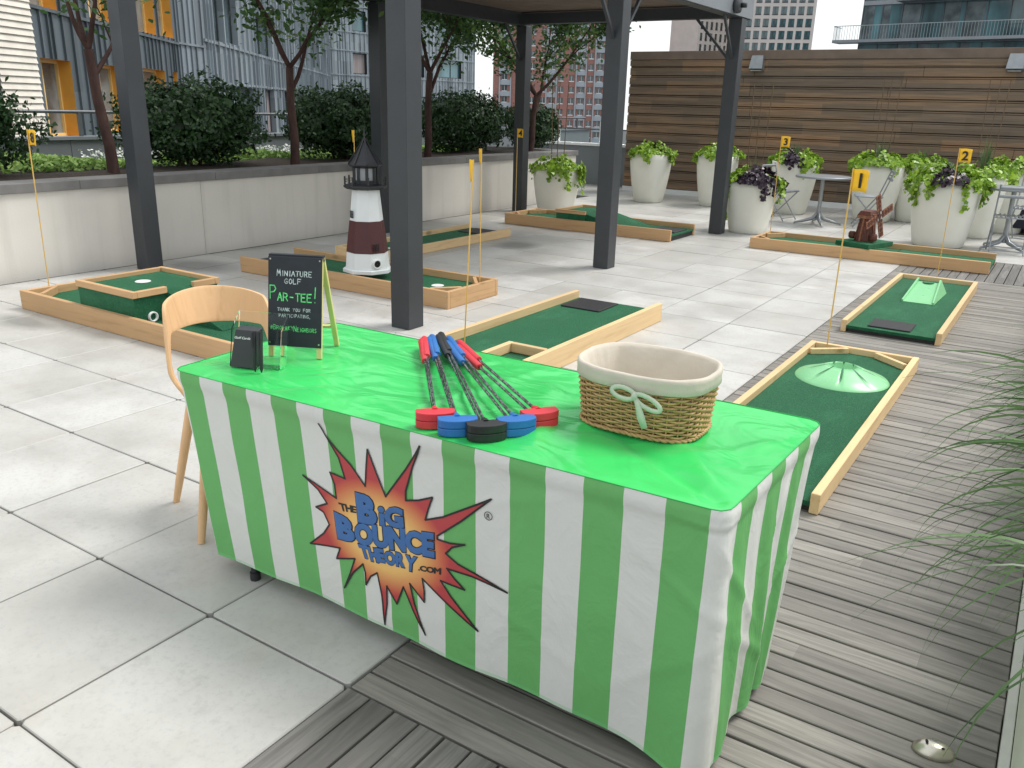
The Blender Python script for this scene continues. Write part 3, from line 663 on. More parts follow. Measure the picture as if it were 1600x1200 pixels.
# ornamental grass in the pale planter box at the right
t = thing('planter_box', 'pale painted planter box full of tall arching grass at the right edge of the deck', 'planter', (2.2205, 3, 0))
obj('box', MB().box(0, .05, -5.2, 5.2, 0, .50).box(1.15, 1.2, -5.2, 5.2, 0, .50).box(.051, 1.149, -5.2, -5.15, 0, .499).box(.051, 1.149, 5.15, 5.2, 0, .499), 'planterbox', t)
vs = [(.05+1.1*i/14, -5.15+10.3*j/90, .43+.05*mnoise.noise(Vector((i*.35, j*.3, 4)))) for i in range(15) for j in range(91)]
obj('soil', MB().add(vs, [(i*91+j, (i+1)*91+j, (i+1)*91+j+1, i*91+j+1) for i in range(14) for j in range(90)], 0, True), 'soil', t)
GP = 'arching grass clumps in the pale planter box'
def bigrass(x, y, seed, label, n_=150, h=.75):
    n_ = int(n_*.85)
    r = np.random.default_rng(seed); t = thing('grass_clump', label, 'grass', (x, y, .43), 0, GP); V = []; F = []
    for i in range(n_):
        a = r.uniform(PI*.55, PI*1.5) if r.random() < .8 else r.uniform(0, T); L = h*(.42+.62*r.random()**1.4); ww = r.uniform(.0025, .0075) if r.random() < .8 else .0018
        ca, sa = math.cos(a), math.sin(a); px, py = -sa, ca; K = 12; b0 = len(V); e0 = R(r.uniform(55, 86)); e1 = R(r.uniform(20, 88)); tz = r.uniform(.3, 1.2)*r.choice([-1, 1]); tw = r.normal(0, .35)
        rad = r.uniform(0, .07); z = 0; pw_ = r.uniform(.9, 1.5)
        for k in range(K+1):
            f = k/K; el_ = e0-(e0+e1)*f**pw_
            if k: rad += math.cos(el_)*L/K; z += math.sin(el_)*L/K
            wk = ww*(1-f**2.4)*(.55+min(f*4, 1)*.45)+.0004; ox = px*tw*rad*rad*.6; oy = py*tw*rad*rad*.6
            wz = wk*math.sin(tz+f*.8); wh = wk*math.cos(tz+f*.8); V += [(ca*rad+px*wh+ox, sa*rad+py*wh+oy, z+wz), (ca*rad-px*wh+ox, sa*rad-py*wh+oy, z-wz)]
        for k in range(K): F.append((b0+2*k, b0+2*k+1, b0+2*k+3, b0+2*k+2))
    npobj('blades', np.array(V), np.array(F), 'grassg', t, True)
for i, (x, y, nn, hh, lb) in enumerate([(2.53, .66, 120, .90, 'nearest clump of arching grass beside the round deck light'), (2.50, 1.15, 190, .97, 'second clump of arching grass from the front of the planter box'), (2.5, 1.8, 230, .90, 'dense arching grass clump level with the corner of the green table'),
                                  (2.5, 2.5, 170, .75, 'grass clump level with the open end of the lane with the lime cone'), (2.52, 3.3, 110, .68, 'grass clump level with the lime cone'), (2.55, 4.2, 60, .55, 'farthest visible grass clump near the top of the deck')]):
    bigrass(x, y, 200+i, lb, nn, hh)

# ================================================================ MINI GOLF LANES
def lane(name, label, x0, y0, rz, L, W, rh, th=.038, turf_h=.05, wood='pine', near_open=True, far_open=False, corners=((1, 0), (1, 1)), tee=None, near_rail=False):
    """local x runs along the lane, y across it"""
    t = thing(name, label, 'golf lane', (x0, y0, 0), R(rz), 'mini golf lanes')
    wx, wy = ('pine_x', 'pine_y') if wood == 'pine' else ('pine_lx', 'pine_ly')
    obj('turf', MB().box(0 if near_open else th, L if far_open else L-th, th+.001, W-th-.001, turf_h-.022, turf_h), 'turf', t)
    obj('underboard', MB().box(.02, L-.02-(0 if far_open else th), th+.002, W-th-.002, .004, turf_h-.023), 'rub', t)
    for y in (0, W-th): obj('side_rail', MB().box(0, L, y, y+th, .002, rh), wx, t, bevel=.003)
    if not far_open: obj('end_rail', MB().box(L-th, L-.0005, th+.0005, W-th-.0005, .002, rh-.001), wy, t, bevel=.003)
    if not near_open: obj('end_rail', MB().box(.0005, th, th+.0005, W-th-.0005, .002, rh-.001), wy, t, bevel=.003)
    for (ex, ey) in corners:
        c = .17; cx = L-th-.001 if ex else th+.001; sx = -1 if ex else 1; cy = W-th-.001 if ey else th+.001; sy = -1 if ey else 1
        a = Vector((cx+sx*c, cy, 0)); d = Vector((cx, cy+sy*c*1.2, 0)); nn = Vector((sx*.022, sy*.022, 0))
        vs = [a, d, d+nn*1, a+nn*1]; z0, z1 = turf_h+.001, rh-.002
        b = MB().add([(v.x, v.y, z0) for v in vs]+[(v.x, v.y, z1) for v in vs], [(0, 3, 2, 1), (4, 5, 6, 7), (0, 1, 5, 4), (1, 2, 6, 5), (2, 3, 7, 6), (3, 0, 4, 7)])
        obj('corner_board', b, wx, t, bevel=.002)
    for y_ in (-.0015, W+.0015):
        for x_ in (.02, L-.02):
            if (x_ < 1 and near_open) or (x_ > 1 and far_open): continue
            for z_ in (rh*.3, rh*.75): obj('screw', MB().tube([(x_, y_-.001, z_), (x_, y_+.001, z_)], .0042, 8), 'nickel', t)
    if tee: obj('tee_mat', MB().box(tee[0], tee[1], tee[2], tee[3], turf_h+.001, turf_h+.012), 'rub', t, bevel=.003)
    return t
def cup(t, x, y, z):
    obj('hole_cup', MB().lathe([(.001, z+.0015), (.045, z+.0015), (.052, z+.004), (.056, z+.0015)], 24, c=(x, y)), 'whiteplastic', t)
def raised(t, x0, x1, y0, y1, z, gap, wood='pine', hole=None, ramp=None, gapside=1):
    wx, wy = ('pine_x', 'pine_y') if wood == 'pine' else ('pine_lx', 'pine_ly')
    obj('raised_green', MB().box(x0+.012, x1-.012, y0+.012, y1-.012, .055, z-.03), 'turf', t)
    h = .045; w_ = .036
    obj('side_rail', MB().box(x0, x1, y0, y0+w_, z-.028, z+.018), wx, t, bevel=.003); obj('side_rail', MB().box(x0, x1, y1-w_, y1, z-.028, z+.018), wx, t, bevel=.003)
    obj('end_rail', MB().box(x0, x0+w_, y0+w_+.0005, y1-w_-.0005, z-.028, z+.017), wy, t, bevel=.003)
    if gap[0]-y0 > .08: obj('end_rail', MB().box(x1-w_, x1, y0+w_+.0005, gap[0], z-.028, z+.017), wy, t, bevel=.003)
    if y1-gap[1] > .08: obj('end_rail', MB().box(x1-w_, x1, gap[1], y1-w_-.0005, z-.028, z+.017), wy, t, bevel=.003)
    obj('upper_turf', MB().box(x0+w_+.001, x1-w_-.001, y0+w_+.001, y1-w_-.001, z-.03, z-.012), 'turf', t)
    if ramp:
        a, c = gap[0]+.004, gap[1]-.004; zt = z-.012; b = MB().add([(x1-w_, a, zt), (x1-w_, c, zt), (ramp[0], c, ramp[1]), (ramp[0], a, ramp[1]), (x1-w_, a, ramp[1]-.01), (x1-w_, c, ramp[1]-.01), (ramp[0], c, ramp[1]-.01), (ramp[0], a, ramp[1]-.01)],
            [(0, 3, 2, 1), (4, 5, 6, 7), (0, 4, 7, 3), (1, 2, 6, 5), (2, 3, 7, 6), (0, 1, 5, 4)]); obj('ramp', b, 'turf', t)
    if hole: cup(t, hole[0], hole[1], z-.0115)

g8 = lane('golf_lane', 'wooden golf lane with a raised framed green box at flag number 8, behind the chair', -4.53, 1.80, 0, 2.44, .72, .145, turf_h=.085, near_open=False, far_open=True, corners=((0, 0), (0, 1)))
raised(g8, .74, 1.42, .03, .74, .30, (.30, .52), hole=(1.02, .38), ramp=(1.98, .09))
m4 = Matrix.Translation((1.408, .17, .125)) @ Matrix.Rotation(R(90), 4, 'Y')
obj('pipe_end', MB().lathe([(.026, -.05), (.026, .018), (.036, .018), (.036, -.002)], 20).xf(m4), 'whiteplastic', g8)
g7 = lane('golf_lane', 'wooden golf lane carrying the model lighthouse, behind the chalkboard sign', -4.48, 3.85, 0, 2.50, .72, .145, turf_h=.085, near_open=True, corners=((1, 0), (1, 1)), tee=(.03, .42, .12, .52))
cup(g7, 2.10, .38, .085)
g6 = lane('golf_lane', 'far narrow golf lane of pale boards lying between the two rows of pergola posts', -3.80, 5.1, 90, 2.44, .66, .10, turf_h=.05, wood='pale', near_open=False, far_open=True, corners=((0, 1),), tee=(2.02, 2.40, .12, .52))
cup(g6, .5, .3, .05)
g5 = lane('golf_lane', 'golf lane of pale boards right behind the green table with a small inner wooden frame', -.45, 2.17, 90, 2.44, .78, .145, turf_h=.085, wood='pale', near_open=False, far_open=True, corners=(), tee=(2.06, 2.40, .36, .70))
for (a, c) in (((.74, .040), (.74, .29)), ((.05, .31), (.759, .31))):
    obj('inner_frame', MB().beam((a[0], a[1], .118), (c[0], c[1], .118), .038, .06), 'pine_ly' if a[0] == c[0] else 'pine_lx', g5, bevel=.003)
g4 = lane('golf_lane', 'long golf lane with a raised turf ramp in front of the far pergola posts', -4.55, 8.52, 0, 2.50, .82, .145, turf_h=.085, near_open=False, far_open=True, corners=((0, 0), (0, 1)), tee=(2.10, 2.47, .20, .62))
raised(g4, .80, 1.26, .03, .80, .25, (.07, .76), ramp=(1.85, .088))
g3 = lane('golf_lane', 'golf lane with the small model windmill in front of the big white pots', -1.12, 8.78, 0, 2.60, .76, .13, turf_h=.07, near_open=False, far_open=True, corners=((0, 0), (0, 1)))
obj('turf_seam', MB().box(1.6, 1.61, .04, .72, .0705, .0715), 'dark', g3)
g2 = lane('golf_lane', 'small golf lane with a lime plastic chute and black tee mat on the timber deck', 1.475, 5.20, 90, 2.46, .70, .095, turf_h=.055, wood='pale', corners=(), tee=(.06, .34, .22, .52))
g1 = lane('golf_lane', 'nearest golf lane with the round lime cone at the right of the green table', 1.44, 1.90, 90, 2.52, .69, .095, turf_h=.055, wood='pale', corners=((1, 0), (1, 1)))
# lime chute
t = thing('plastic_chute', 'lime green plastic ramp chute on the small deck lane', 'ramp', (1.13, 6.42, .056), R(1), 'lime plastic lane obstacles')
b = MB().add([(-.115, 0, .004), (.115, 0, .004), (.085, .62, .085), (-.085, .62, .085), (.085, .66, 0), (-.085, .66, 0), (-.115, 0, 0), (.115, 0, 0)], [(0, 1, 2, 3), (3, 2, 4, 5), (0, 6, 7, 1)]); obj('slope', b, 'lime_plastic', t)
for s in (-1, 1):
    b = MB().add([(s*.115, 0, 0), (s*.128, 0, 0), (s*.128, 0, .02), (s*.115, 0, .02), (s*.085, .64, 0), (s*.16 if s > 0 else s*.11, .64, 0), (s*.10, .64, .115), (s*.085, .64, .115)],
        [(0, 1, 2, 3), (4, 7, 6, 5), (0, 3, 7, 4), (1, 5, 6, 2), (3, 2, 6, 7)]); obj('side_wall', b, 'lime_plastic', t)
b = MB().lathe([(.001, .087), (.05, .0875)], 20, c=(0, .60)); obj('ball_hole', b, 'lime_dark', t)
# lime cone
t = thing('plastic_cone', 'wide round lime green plastic cone with dark radial slots', 'cone', (1.105, 3.76, .056), R(10), 'lime plastic lane obstacles')
NS = 96; prof = [(.272, .0), (.262, .012), (.19, .038), (.11, .072), (.080, .082), (.078, .074), (.070, .010), (.001, .008)]
vs = []; fs = []; mi = []
for i, (rr_, z) in enumerate(prof):
    for j in range(NS):
        a = 2*PI*j/NS; k = (a/(2*PI)*8) % 1; k = min(k, 1-k)*8/8
        gro = max(0, 1-abs(k)/.035)*(0 if i in (0, 1, 6, 7) else [0, 0, .4, 1, 1, 1, 0, 0][i]); vs.append((rr_*math.cos(a), rr_*math.sin(a), z - .022*gro))
b = MB(); fl = [(i*NS+j, i*NS+(j+1) % NS, (i+1)*NS+(j+1) % NS, (i+1)*NS+j) for i in range(len(prof)-1) for j in range(NS)]
b.add(vs, fl, 0, True); obj('cone_disc', b, 'lime_plastic', t)
for k in range(8):
    a = 2*PI*k/8; ca, sa = math.cos(a), math.sin(a); b = MB().add([(.075*ca-.006*sa, .075*sa+.006*ca, .0835), (.075*ca+.006*sa, .075*sa-.006*ca, .0835), (.165*ca+.0045*sa, .165*sa-.0045*ca, .0520), (.215*ca, .215*sa, .0315), (.165*ca-.0045*sa, .165*sa+.0045*ca, .0520)], [(0, 1, 2, 3, 4)])
    obj('slot', b, 'lime_dark', t)
cup(t, 0, 0, .009)

FG = 'yellow hole flags on thin poles'
def flag(x, y, z0, zt, num, ang, label, fw=.10, fh=.125, lean=(0, 0)):
    t = thing('hole_flag', label, 'flag', (x, y, z0), R(ang), FG); H = zt-z0
    obj('pole', MB().tube([(0, 0, 0), (lean[0]*.5, lean[1]*.5, H*.5), (lean[0], lean[1], H)], .0045, 6), 'pole_y', t)
    b = MB(); vs = []; K = 8
    for i in range(K+1):
        f = i/K; yy = .010*math.sin(f*5)*f
        for j in range(5): g = j/4; vs.append((lean[0]+.004+f*fw, lean[1]+yy+.004*math.sin(g*3+f*2), H-.004-g*fh+.006*math.sin(f*4)*f))
    b.add(vs, [(i*5+j, i*5+j+1, (i+1)*5+j+1, (i+1)*5+j) for i in range(K) for j in range(4)], 0, True)
    fo = obj('flag_cloth', b, 'yellow', t); so_ = fo.modifiers.new('thickness', 'SOLIDIFY'); so_.thickness = .0012
    if num:
        V2, F2 = text2d(num, .12, .0035); xs = [v[0] for v in V2]; ys = [v[1] for v in V2]; wx, wy = max(xs)-min(xs), max(ys)-min(ys)
        vs = [(lean[0]+.004+fw*.5+(a-min(xs)-wx/2)*fh*.68/wy, 0, H-.004-fh*.5+(c-min(ys)-wy/2)*fh*.68/wy) for a, c in V2]
        vs = [(a, lean[1]+.010*math.sin((a-lean[0]-.004)/fw*5)*((a-lean[0]-.004)/fw)-.0055, c) for a, _, c in vs]
        obj('printed_number', MB().add(vs, F2), 'ink', t)
flag(-4.51, 2.02, .13, 1.325, '8', 8, 'yellow flag printed 8 on a pole at the left edge', .09, .11, (.015, .0))
flag(-2.055, 4.40, .09, 1.24, None, 141, 'yellow flag seen edge on standing in the corner of the lighthouse lane', .09, .12)
flag(-4.24, 5.19, .05, 1.30, None, 152, 'yellow flag seen edge on left of the model lighthouse roof', .09, .12, (.03, -.03))
flag(-1.085, 2.86, .09, 1.265, None, 145, 'yellow flag seen edge on just above the putter grips, planted behind the green table', .09, .13, (-.055, -.03))
flag(-4.50, 8.72, .09, 1.28, '4', 15, 'small yellow flag printed 4 in front of the far left pergola post', .08, .115)
flag(-1.05, 9.35, .08, 1.31, '3', 12, 'yellow flag printed 3 in front of the left folding chair', .10, .125)
flag(1.11, 7.70, .05, 1.31, '2', 4, 'yellow flag printed 2 before the big white pot at the right', .105, .125, (-.01, 0))
flag(.87, 4.36, .08, 1.26, '1', -20, 'large yellow flag printed 1 above the model windmill', .115, .135)

# ---------------------------------------------------------------- model lighthouse
t = thing('model_lighthouse', 'white and maroon wooden model lighthouse with a black lantern room', 'lighthouse', (-3.075, 4.11, .146), R(28)); t.scale = (1.03, 1.03, 1.03)
def octo(prof, mt, name, par=t, n=8, rot=PI/8): return obj(name, MB().lathe(prof, n, smooth=False, cap=True, rot=rot), mt, par, bevel=.0015)
octo([(.215, 0), (.215, .028), (.20, .034)], 'lhwhite', 'base_plate')
octo([(.190, .035), (.178, .17)], 'lhwhite', 'lower_tower'); octo([(.181, .171), (.146, .435)], 'maroon', 'middle_tower'); octo([(.142, .436), (.115, .695)], 'lhwhite', 'upper_tower')
ga = octo([(.16, .696), (.185, .712), (.185, .728), (.16, .734)], 'lhblack', 'gallery_deck')
for k in range(8):
    a = PI/8+k*PI/4; c = (.172*math.cos(a), .172*math.sin(a)); a2 = a+PI/4; c2 = (.172*math.cos(a2), .172*math.sin(a2))
    obj('railing_post', MB().box(c[0]-.006, c[0]+.006, c[1]-.006, c[1]+.006, .732, .80), 'lhblack', ga)
    obj('railing_wire', MB().tube([(c[0], c[1], .775), (c2[0], c2[1], .775)], .0018, 4).tube([(c[0], c[1], .755), (c2[0], c2[1], .755)], .0018, 4), 'lhblack', ga)
la = octo([(.088, .735), (.088, .885)], 'lhglass', 'lantern_room')
for k in range(8):
    a = PI/8+k*PI/4; obj('corner_post', MB().beam((.093*math.cos(a), .093*math.sin(a), .735), (.093*math.cos(a), .093*math.sin(a), .885), .022, .022), 'lhblack', la)
octo([(.097, .733), (.097, .765)], 'lhblack', 'lantern_sill'); octo([(.10, .868), (.135, .884), (.142, .895), (.118, .925), (.012, 1.09)], 'lhblack', 'roof')
for k in range(8):
    a = PI/8+k*PI/4; obj('roof_rib', MB().beam((.142*math.cos(a), .142*math.sin(a), .900), (.014*math.cos(a), .014*math.sin(a), 1.093), .012, .008), 'lhblack', t)
obj('finial', MB().lathe([(.012, 1.085), (.016, 1.10), (.006, 1.115), (.013, 1.135), (.005, 1.15), (.003, 1.19)], 10, cap=True), 'lhblack', t)
def lwin(az, z, rr, mt):
    ca, sa = math.cos(az), math.sin(az); b = MB(); px, py = -sa, ca
    for (u0, u1, v0, v1) in ((-.026, -.021, 0, .06), (.021, .026, 0, .06), (-.026, .026, 0, .005), (-.026, .026, .055, .06), (-.0025, .0025, 0, .06), (-.026, .026, .0275, .0325)):
        vs = [(ca*(rr+d)+px*u, sa*(rr+d)+py*u, z+v) for d in (0, .006) for (u, v) in ((u0, v0), (u1, v0), (u1, v1), (u0, v1))]
        b.add(vs, [(4, 5, 6, 7), (0, 1, 5, 4), (1, 2, 6, 5), (2, 3, 7, 6), (3, 0, 4, 7)])
    obj('window', b, mt, t)
lwin(R(-28-112), .46, .133, 'lhblack'); lwin(R(-28-22), .19, .169, 'rub')
m4 = Matrix.Rotation(R(-50), 4, 'Z') @ Matrix.Translation((.165, 0, .085)) @ Matrix.Rotation(R(90), 4, 'Y')
obj('pipe_end', MB().lathe([(.030, -.04), (.030, .028), (.040, .028), (.040, -.002)], 20).xf(m4), 'whiteplastic', t)
m4 = Matrix.Rotation(R(-50), 4, 'Z') @ Matrix.Translation((.172, 0, .085)) @ Matrix.Rotation(R(90), 4, 'Y')
obj('pipe_bore', MB().lathe([(.001, .012), (.0295, .012)], 20).xf(m4), 'dark', t)

# ---------------------------------------------------------------- model windmill
t = thing('model_windmill', 'small dark wooden model windmill on a green turf block on the lane', 'windmill', (.14, 9.05, .131), R(-20))
obj('turf_block', MB().box(-.22, .20, -.24, .28, .0, .055), 'turf', t, bevel=.004)
obj('tower', MB().lathe([(.115, .056), (.108, .12), (.078, .315)], 8, smooth=False, cap=True, rot=PI/8), 'wmwood', t)
for k in range(8):
    a = k*PI/4; obj('log_rib', MB().tube([(.112*math.cos(a), .112*math.sin(a), .06), (.078*math.cos(a), .078*math.sin(a), .31)], .011, 6), 'wmwood' if k % 2 else 'wmwood2', t)
obj('cap_block', MB().box(-.088, .088, -.088, .088, .316, .352), 'wmwood2', t, bevel=.003)
obj('cap_roof', MB().add([(-.085, -.085, .353), (.085, -.085, .353), (.085, .085, .353), (-.085, .085, .353), (-.06, -.07, .40), (.06, -.07, .40), (.06, .07, .41), (-.06, .07, .41)], [(0, 1, 5, 4), (1, 2, 6, 5), (2, 3, 7, 6), (3, 0, 4, 7), (4, 5, 6, 7), (0, 3, 2, 1)]), 'wmwood', t)
for s in (-1, 1):
    m4 = Matrix.Translation((s*.135, -.05, .115)); obj('side_barrel', MB().lathe([(.03, -.04), (.042, -.02), (.042, .02), (.03, .04)], 12, cap=True).xf(m4), 'wmwood', t)
obj('axle', MB().tube([(.07, -.03, .36), (.155, -.03, .36)], .014, 8), 'wmwood2', t)
obj('hub', MB().tube([(.135, -.03, .36), (.165, -.03, .36)], .026, 8), 'wmwood', t)
for k in range(4):
    a = R(112+90*k); d = Vector((0, math.cos(a), math.sin(a))); p = Vector((0, -math.sin(a), math.cos(a))); c = Vector((.158, -.03, .36)); b = MB()
    b.beam(c+d*.02, c+d*.255, .016, .012, up=(1, 0, 0))
    for q in range(8): e = c+d*(.06+q*.027); b.beam(e-p*.042, e+p*.042, .018, .010, q % 2, up=(1, 0, 0))
    b.beam(c+d*.065+p*.034, c+d*.25+p*.034, .010, .012, 1, up=(1, 0, 0)); b.beam(c+d*.065-p*.034, c+d*.25-p*.034, .010, .012, 1, up=(1, 0, 0))
    obj('sail', b, ['wmwood', 'wmwood2'], t)

# ================================================================ TABLE WITH STRIPED CLOTH
FL, FR_, BR, BL = Vector((-.245, .125)), Vector((1.574, .207)), Vector((1.60, .93)), Vector((-.285, .885)); ZT = .752
t = thing('folding_table', 'six foot folding table hidden under the green striped cloth', 'table', (.66, .53, 0), R(2.5))
obj('tabletop', MB().box(-.87, .855, -.33, .345, .69, .72), 'lhglass', t, bevel=.006)
for x in (-.72, .72):
    for y in (-.27, .27): obj('leg', MB().tube([(x, y, .02), (x, y, .70)], .013, 8).tube([(x, y, 0), (x, y, .03)], .018, 8), 'rub', t)
    obj('crossbar', MB().tube([(x, -.27, .35), (x, .27, .35)], .011, 6), 'rub', t)
def perim():
    rr = .038; cs = [FL, FR_, BR, BL]; pts = []
    for k, c in enumerate(cs):
        pv = (cs[k-1]-c).normalized(); nx_ = (cs[(k+1) % 4]-c).normalized(); r_ = rr
        ang = math.acos(max(-1, min(1, pv.dot(nx_)))); dd = r_/math.tan(ang/2); ce = c+(pv+nx_).normalized()*(r_/math.sin(ang/2)); s = c+pv*dd; e = c+nx_*dd
        a0 = math.atan2((s-ce).y, (s-ce).x); a1 = math.atan2((e-ce).y, (e-ce).x)
        while a1 < a0: a1 += 2*PI
        arc = [ce+Vector((math.cos(a0+(a1-a0)*i/6), math.sin(a0+(a1-a0)*i/6)))*r_ for i in range(7)]; pts.append(arc)
    out = [pts[0][-1]]; 
    for k in (1, 2, 3): out += pts[k]
    out += pts[0]; return out
PP = perim(); PA = [.038]
for i in range(1, len(PP)): PA.append(PA[-1]+(PP[i]-PP[i-1]).length)
PTOT = PA[-1]-PA[0]
def peri(a):
    a = (a-PA[0]) % PTOT + PA[0]
    import bisect
    i = max(0, min(len(PP)-2, bisect.bisect_right(PA, a)-1)); f = (a-PA[i])/(PA[i+1]-PA[i]); p = PP[i].lerp(PP[i+1], f); return p
def perin(a):
    d = peri(a+.012)-peri(a-.012); d.normalize(); return Vector((d.y, -d.x))
def sm(x): x = max(0, min(1, x)); return x*x*(3-2*x)
AFR = 1.832; ABR = AFR+.70
def hemlen(a):
    a = a % PTOT; r = sm((a-1.5)/.4)*sm((2.65-a)/.2); return .685+.040*r+.003*math.sin(a*5)
def skirt(a, h, off=0.):
    p = peri(a); n_ = perin(a); t_ = h/.7; x, y = p
    o = .0035*math.sin(PI*min(h/.05, 1)) - .003*sm((h-.04)/.03) + off
    o += t_*(.006*math.sin(7*a+1)+.003*math.sin(17*a+2))
    right = sm((a-1.80)/.1)*sm((2.62-a)/.15)
    o += right*(t_*.009*math.sin(29*a+2.2*h)+.0025*math.sin(60*a-9*h)*sm(h/.15))
    corner = math.exp(-((a-1.80)/.09)**2)
    o += corner*(.0025*math.sin(h*2*PI/.014)*sm((h-.02)/.01)*sm((.075-h)/.01) + .022*t_)
    # diagonal creases on the right-hand drop
    for (a0, h0, sl, wd, am) in ((1.95, .25, 1.1, .018, .010), (2.25, .12, -1.4, .016, .008), (2.10, .5, .7, .02, .010), (2.40, .35, -.6, .014, .008), (1.70, .45, -.8, .018, .006), (1.78, .25, .6, .014, .006), (.9, .62, -.3, .02, .003), (1.35, .5, .35, .02, .004), (1.28, .12, -.35, .015, .003)):
        d = (h-h0)-sl*(a-a0); o += .65*am*math.exp(-(d/wd)**2)*math.exp(-((a-a0)/.16)**2)*sm(h/.08)
    o += .004*mnoise.noise(Vector((a*5, h*5, 3.3)))*sm(h/.1)
    dx = .018*t_*sm((.05-x)/.3); dy = t_*(.07+(-.075)*sm((x+.245)/1.83))*sm(1-(y-.12)/.4); dy -= .17*t_*sm((y-.5)/.4)*sm((x-1.3)/.28)
    return Vector((x+n_.x*o+dx, y+n_.y*o+dy, ZT-h))
tc_ = thing('tablecloth', 'bright green tablecloth with green and white striped sides and a printed starburst', 'tablecloth', (0, 0, 0))
# skirt
NA, NH = 400, 56; b = MB(); vs = []; uv = []; fs = []
for i in range(NA+1):
    a = .038+PTOT*i/NA; L = hemlen(a)
    for j in range(NH+1):
        h = L*(j/NH)**1.25; p = skirt(a, h); vs.append(p); uv.append(((a-.025)/.1035, j/NH))
for i in range(NA):
    for j in range(NH): q = i*(NH+1)+j; fs.append((q, q+1, q+NH+2, q+NH+1))
b.add(vs, fs, 0, True); b.uv = uv; obj('striped_skirt', b, 'cloth_skirt', tc_)
# top
def topz(x, y):
    z = .0025*mnoise.noise(Vector((x*3, y*5, 1)))+.0012*mnoise.noise(Vector((x*9, y*14, 5)))
    for (x0, y0, x1, y1, wd, am) in ((1.53, .26, 1.18, .48, .022, -.008), (1.50, .32, 1.25, .62, .03, .006), (1.05, .25, .80, .75, .03, .006), (1.52, .5, 1.30, .80, .03, -.005), (.1, .15, .35, .45, .025, -.004), (.45, .8, .75, .30, .03, .005),
                                     (.35, .3, .05, .7, .03, -.004), (1.2, .85, 1.0, .35, .025, .005), (1.55, .7, 1.35, .42, .02, .004), (.62, .35, .70, .85, .02, .004)):
        ax, ay = x1-x0, y1-y0; L2 = ax*ax+ay*ay; u = ((x-x0)*ax+(y-y0)*ay)/L2; uu = max(0, min(1, u)); d = math.hypot(x-x0-ax*uu, y-y0-ay*uu); z += 1.9*am*math.exp(-(d/(wd*1.25))**2)*(1-.5*uu)
    return z
NR = 44; vs = []; fs = []; cen = [(FL+BL)/2, (FR_+BR)/2]
for i in range(NA):
    a = .038+PTOT*i/NA; p = peri(a); ax = cen[1]-cen[0]; u = max(.2, min(.8, (p-cen[0]).dot(ax)/ax.length_squared)); c = cen[0]+ax*u
    for k in range(NR+1):
        f = 1-(k/NR); q = c.lerp(p, f); e = 1-f**10; vs.append((q.x, q.y, ZT+topz(q.x, q.y)*e))
for i in range(NA):
    i2 = (i+1) % NA
    for k in range(NR): fs.append((i*(NR+1)+k, i2*(NR+1)+k, i2*(NR+1)+k+1, i*(NR+1)+k+1))
b = MB().add(vs, fs, 0, True); obj('green_top', b, 'cloth_top', tc_)
b = MB().tube([skirt(.038+PTOT*i/NA, -.0005)+Vector((0, 0, .0006)) for i in range(0, NA+1, 2)], .0014, 5); obj('seam_piping', b, 'seam_green', tc_)

# printed starburst
def printon(name, V2, F2, mt, off, par, grid=.018):
    bm = bmesh.new(); vv = [bm.verts.new((v[0], v[1], v[2] if len(v) > 2 else 0)) for v in V2]
    for f in F2:
        try: bm.faces.new([vv[i] for i in f])
        except ValueError: pass
    xs = [v[0] for v in V2]; ys = [v[1] for v in V2]
    for ax, lo, hi in ((0, min(xs), max(xs)), (1, min(ys), max(ys))):
        k = math.ceil(lo/grid)
        while k*grid < hi:
            co = [0, 0, 0]; no = [0, 0, 0]; co[ax] = k*grid; no[ax] = 1
            bmesh.ops.bisect_plane(bm, geom=bm.verts[:]+bm.edges[:]+bm.faces[:], plane_co=co, plane_no=no, dist=1e-6); k += 1
    bm.verts.index_update(); bm.faces.index_update(); uv = [(v.co.x, v.co.y) for v in bm.verts]
    mb = MB().add([skirt(v.co.x, ZT-v.co.y, off+v.co.z) for v in bm.verts], [tuple(v.index for v in f.verts) for f in bm.faces], 0, True); mb.uv = uv; bm.free()
    return obj(name, mb, mt, par)
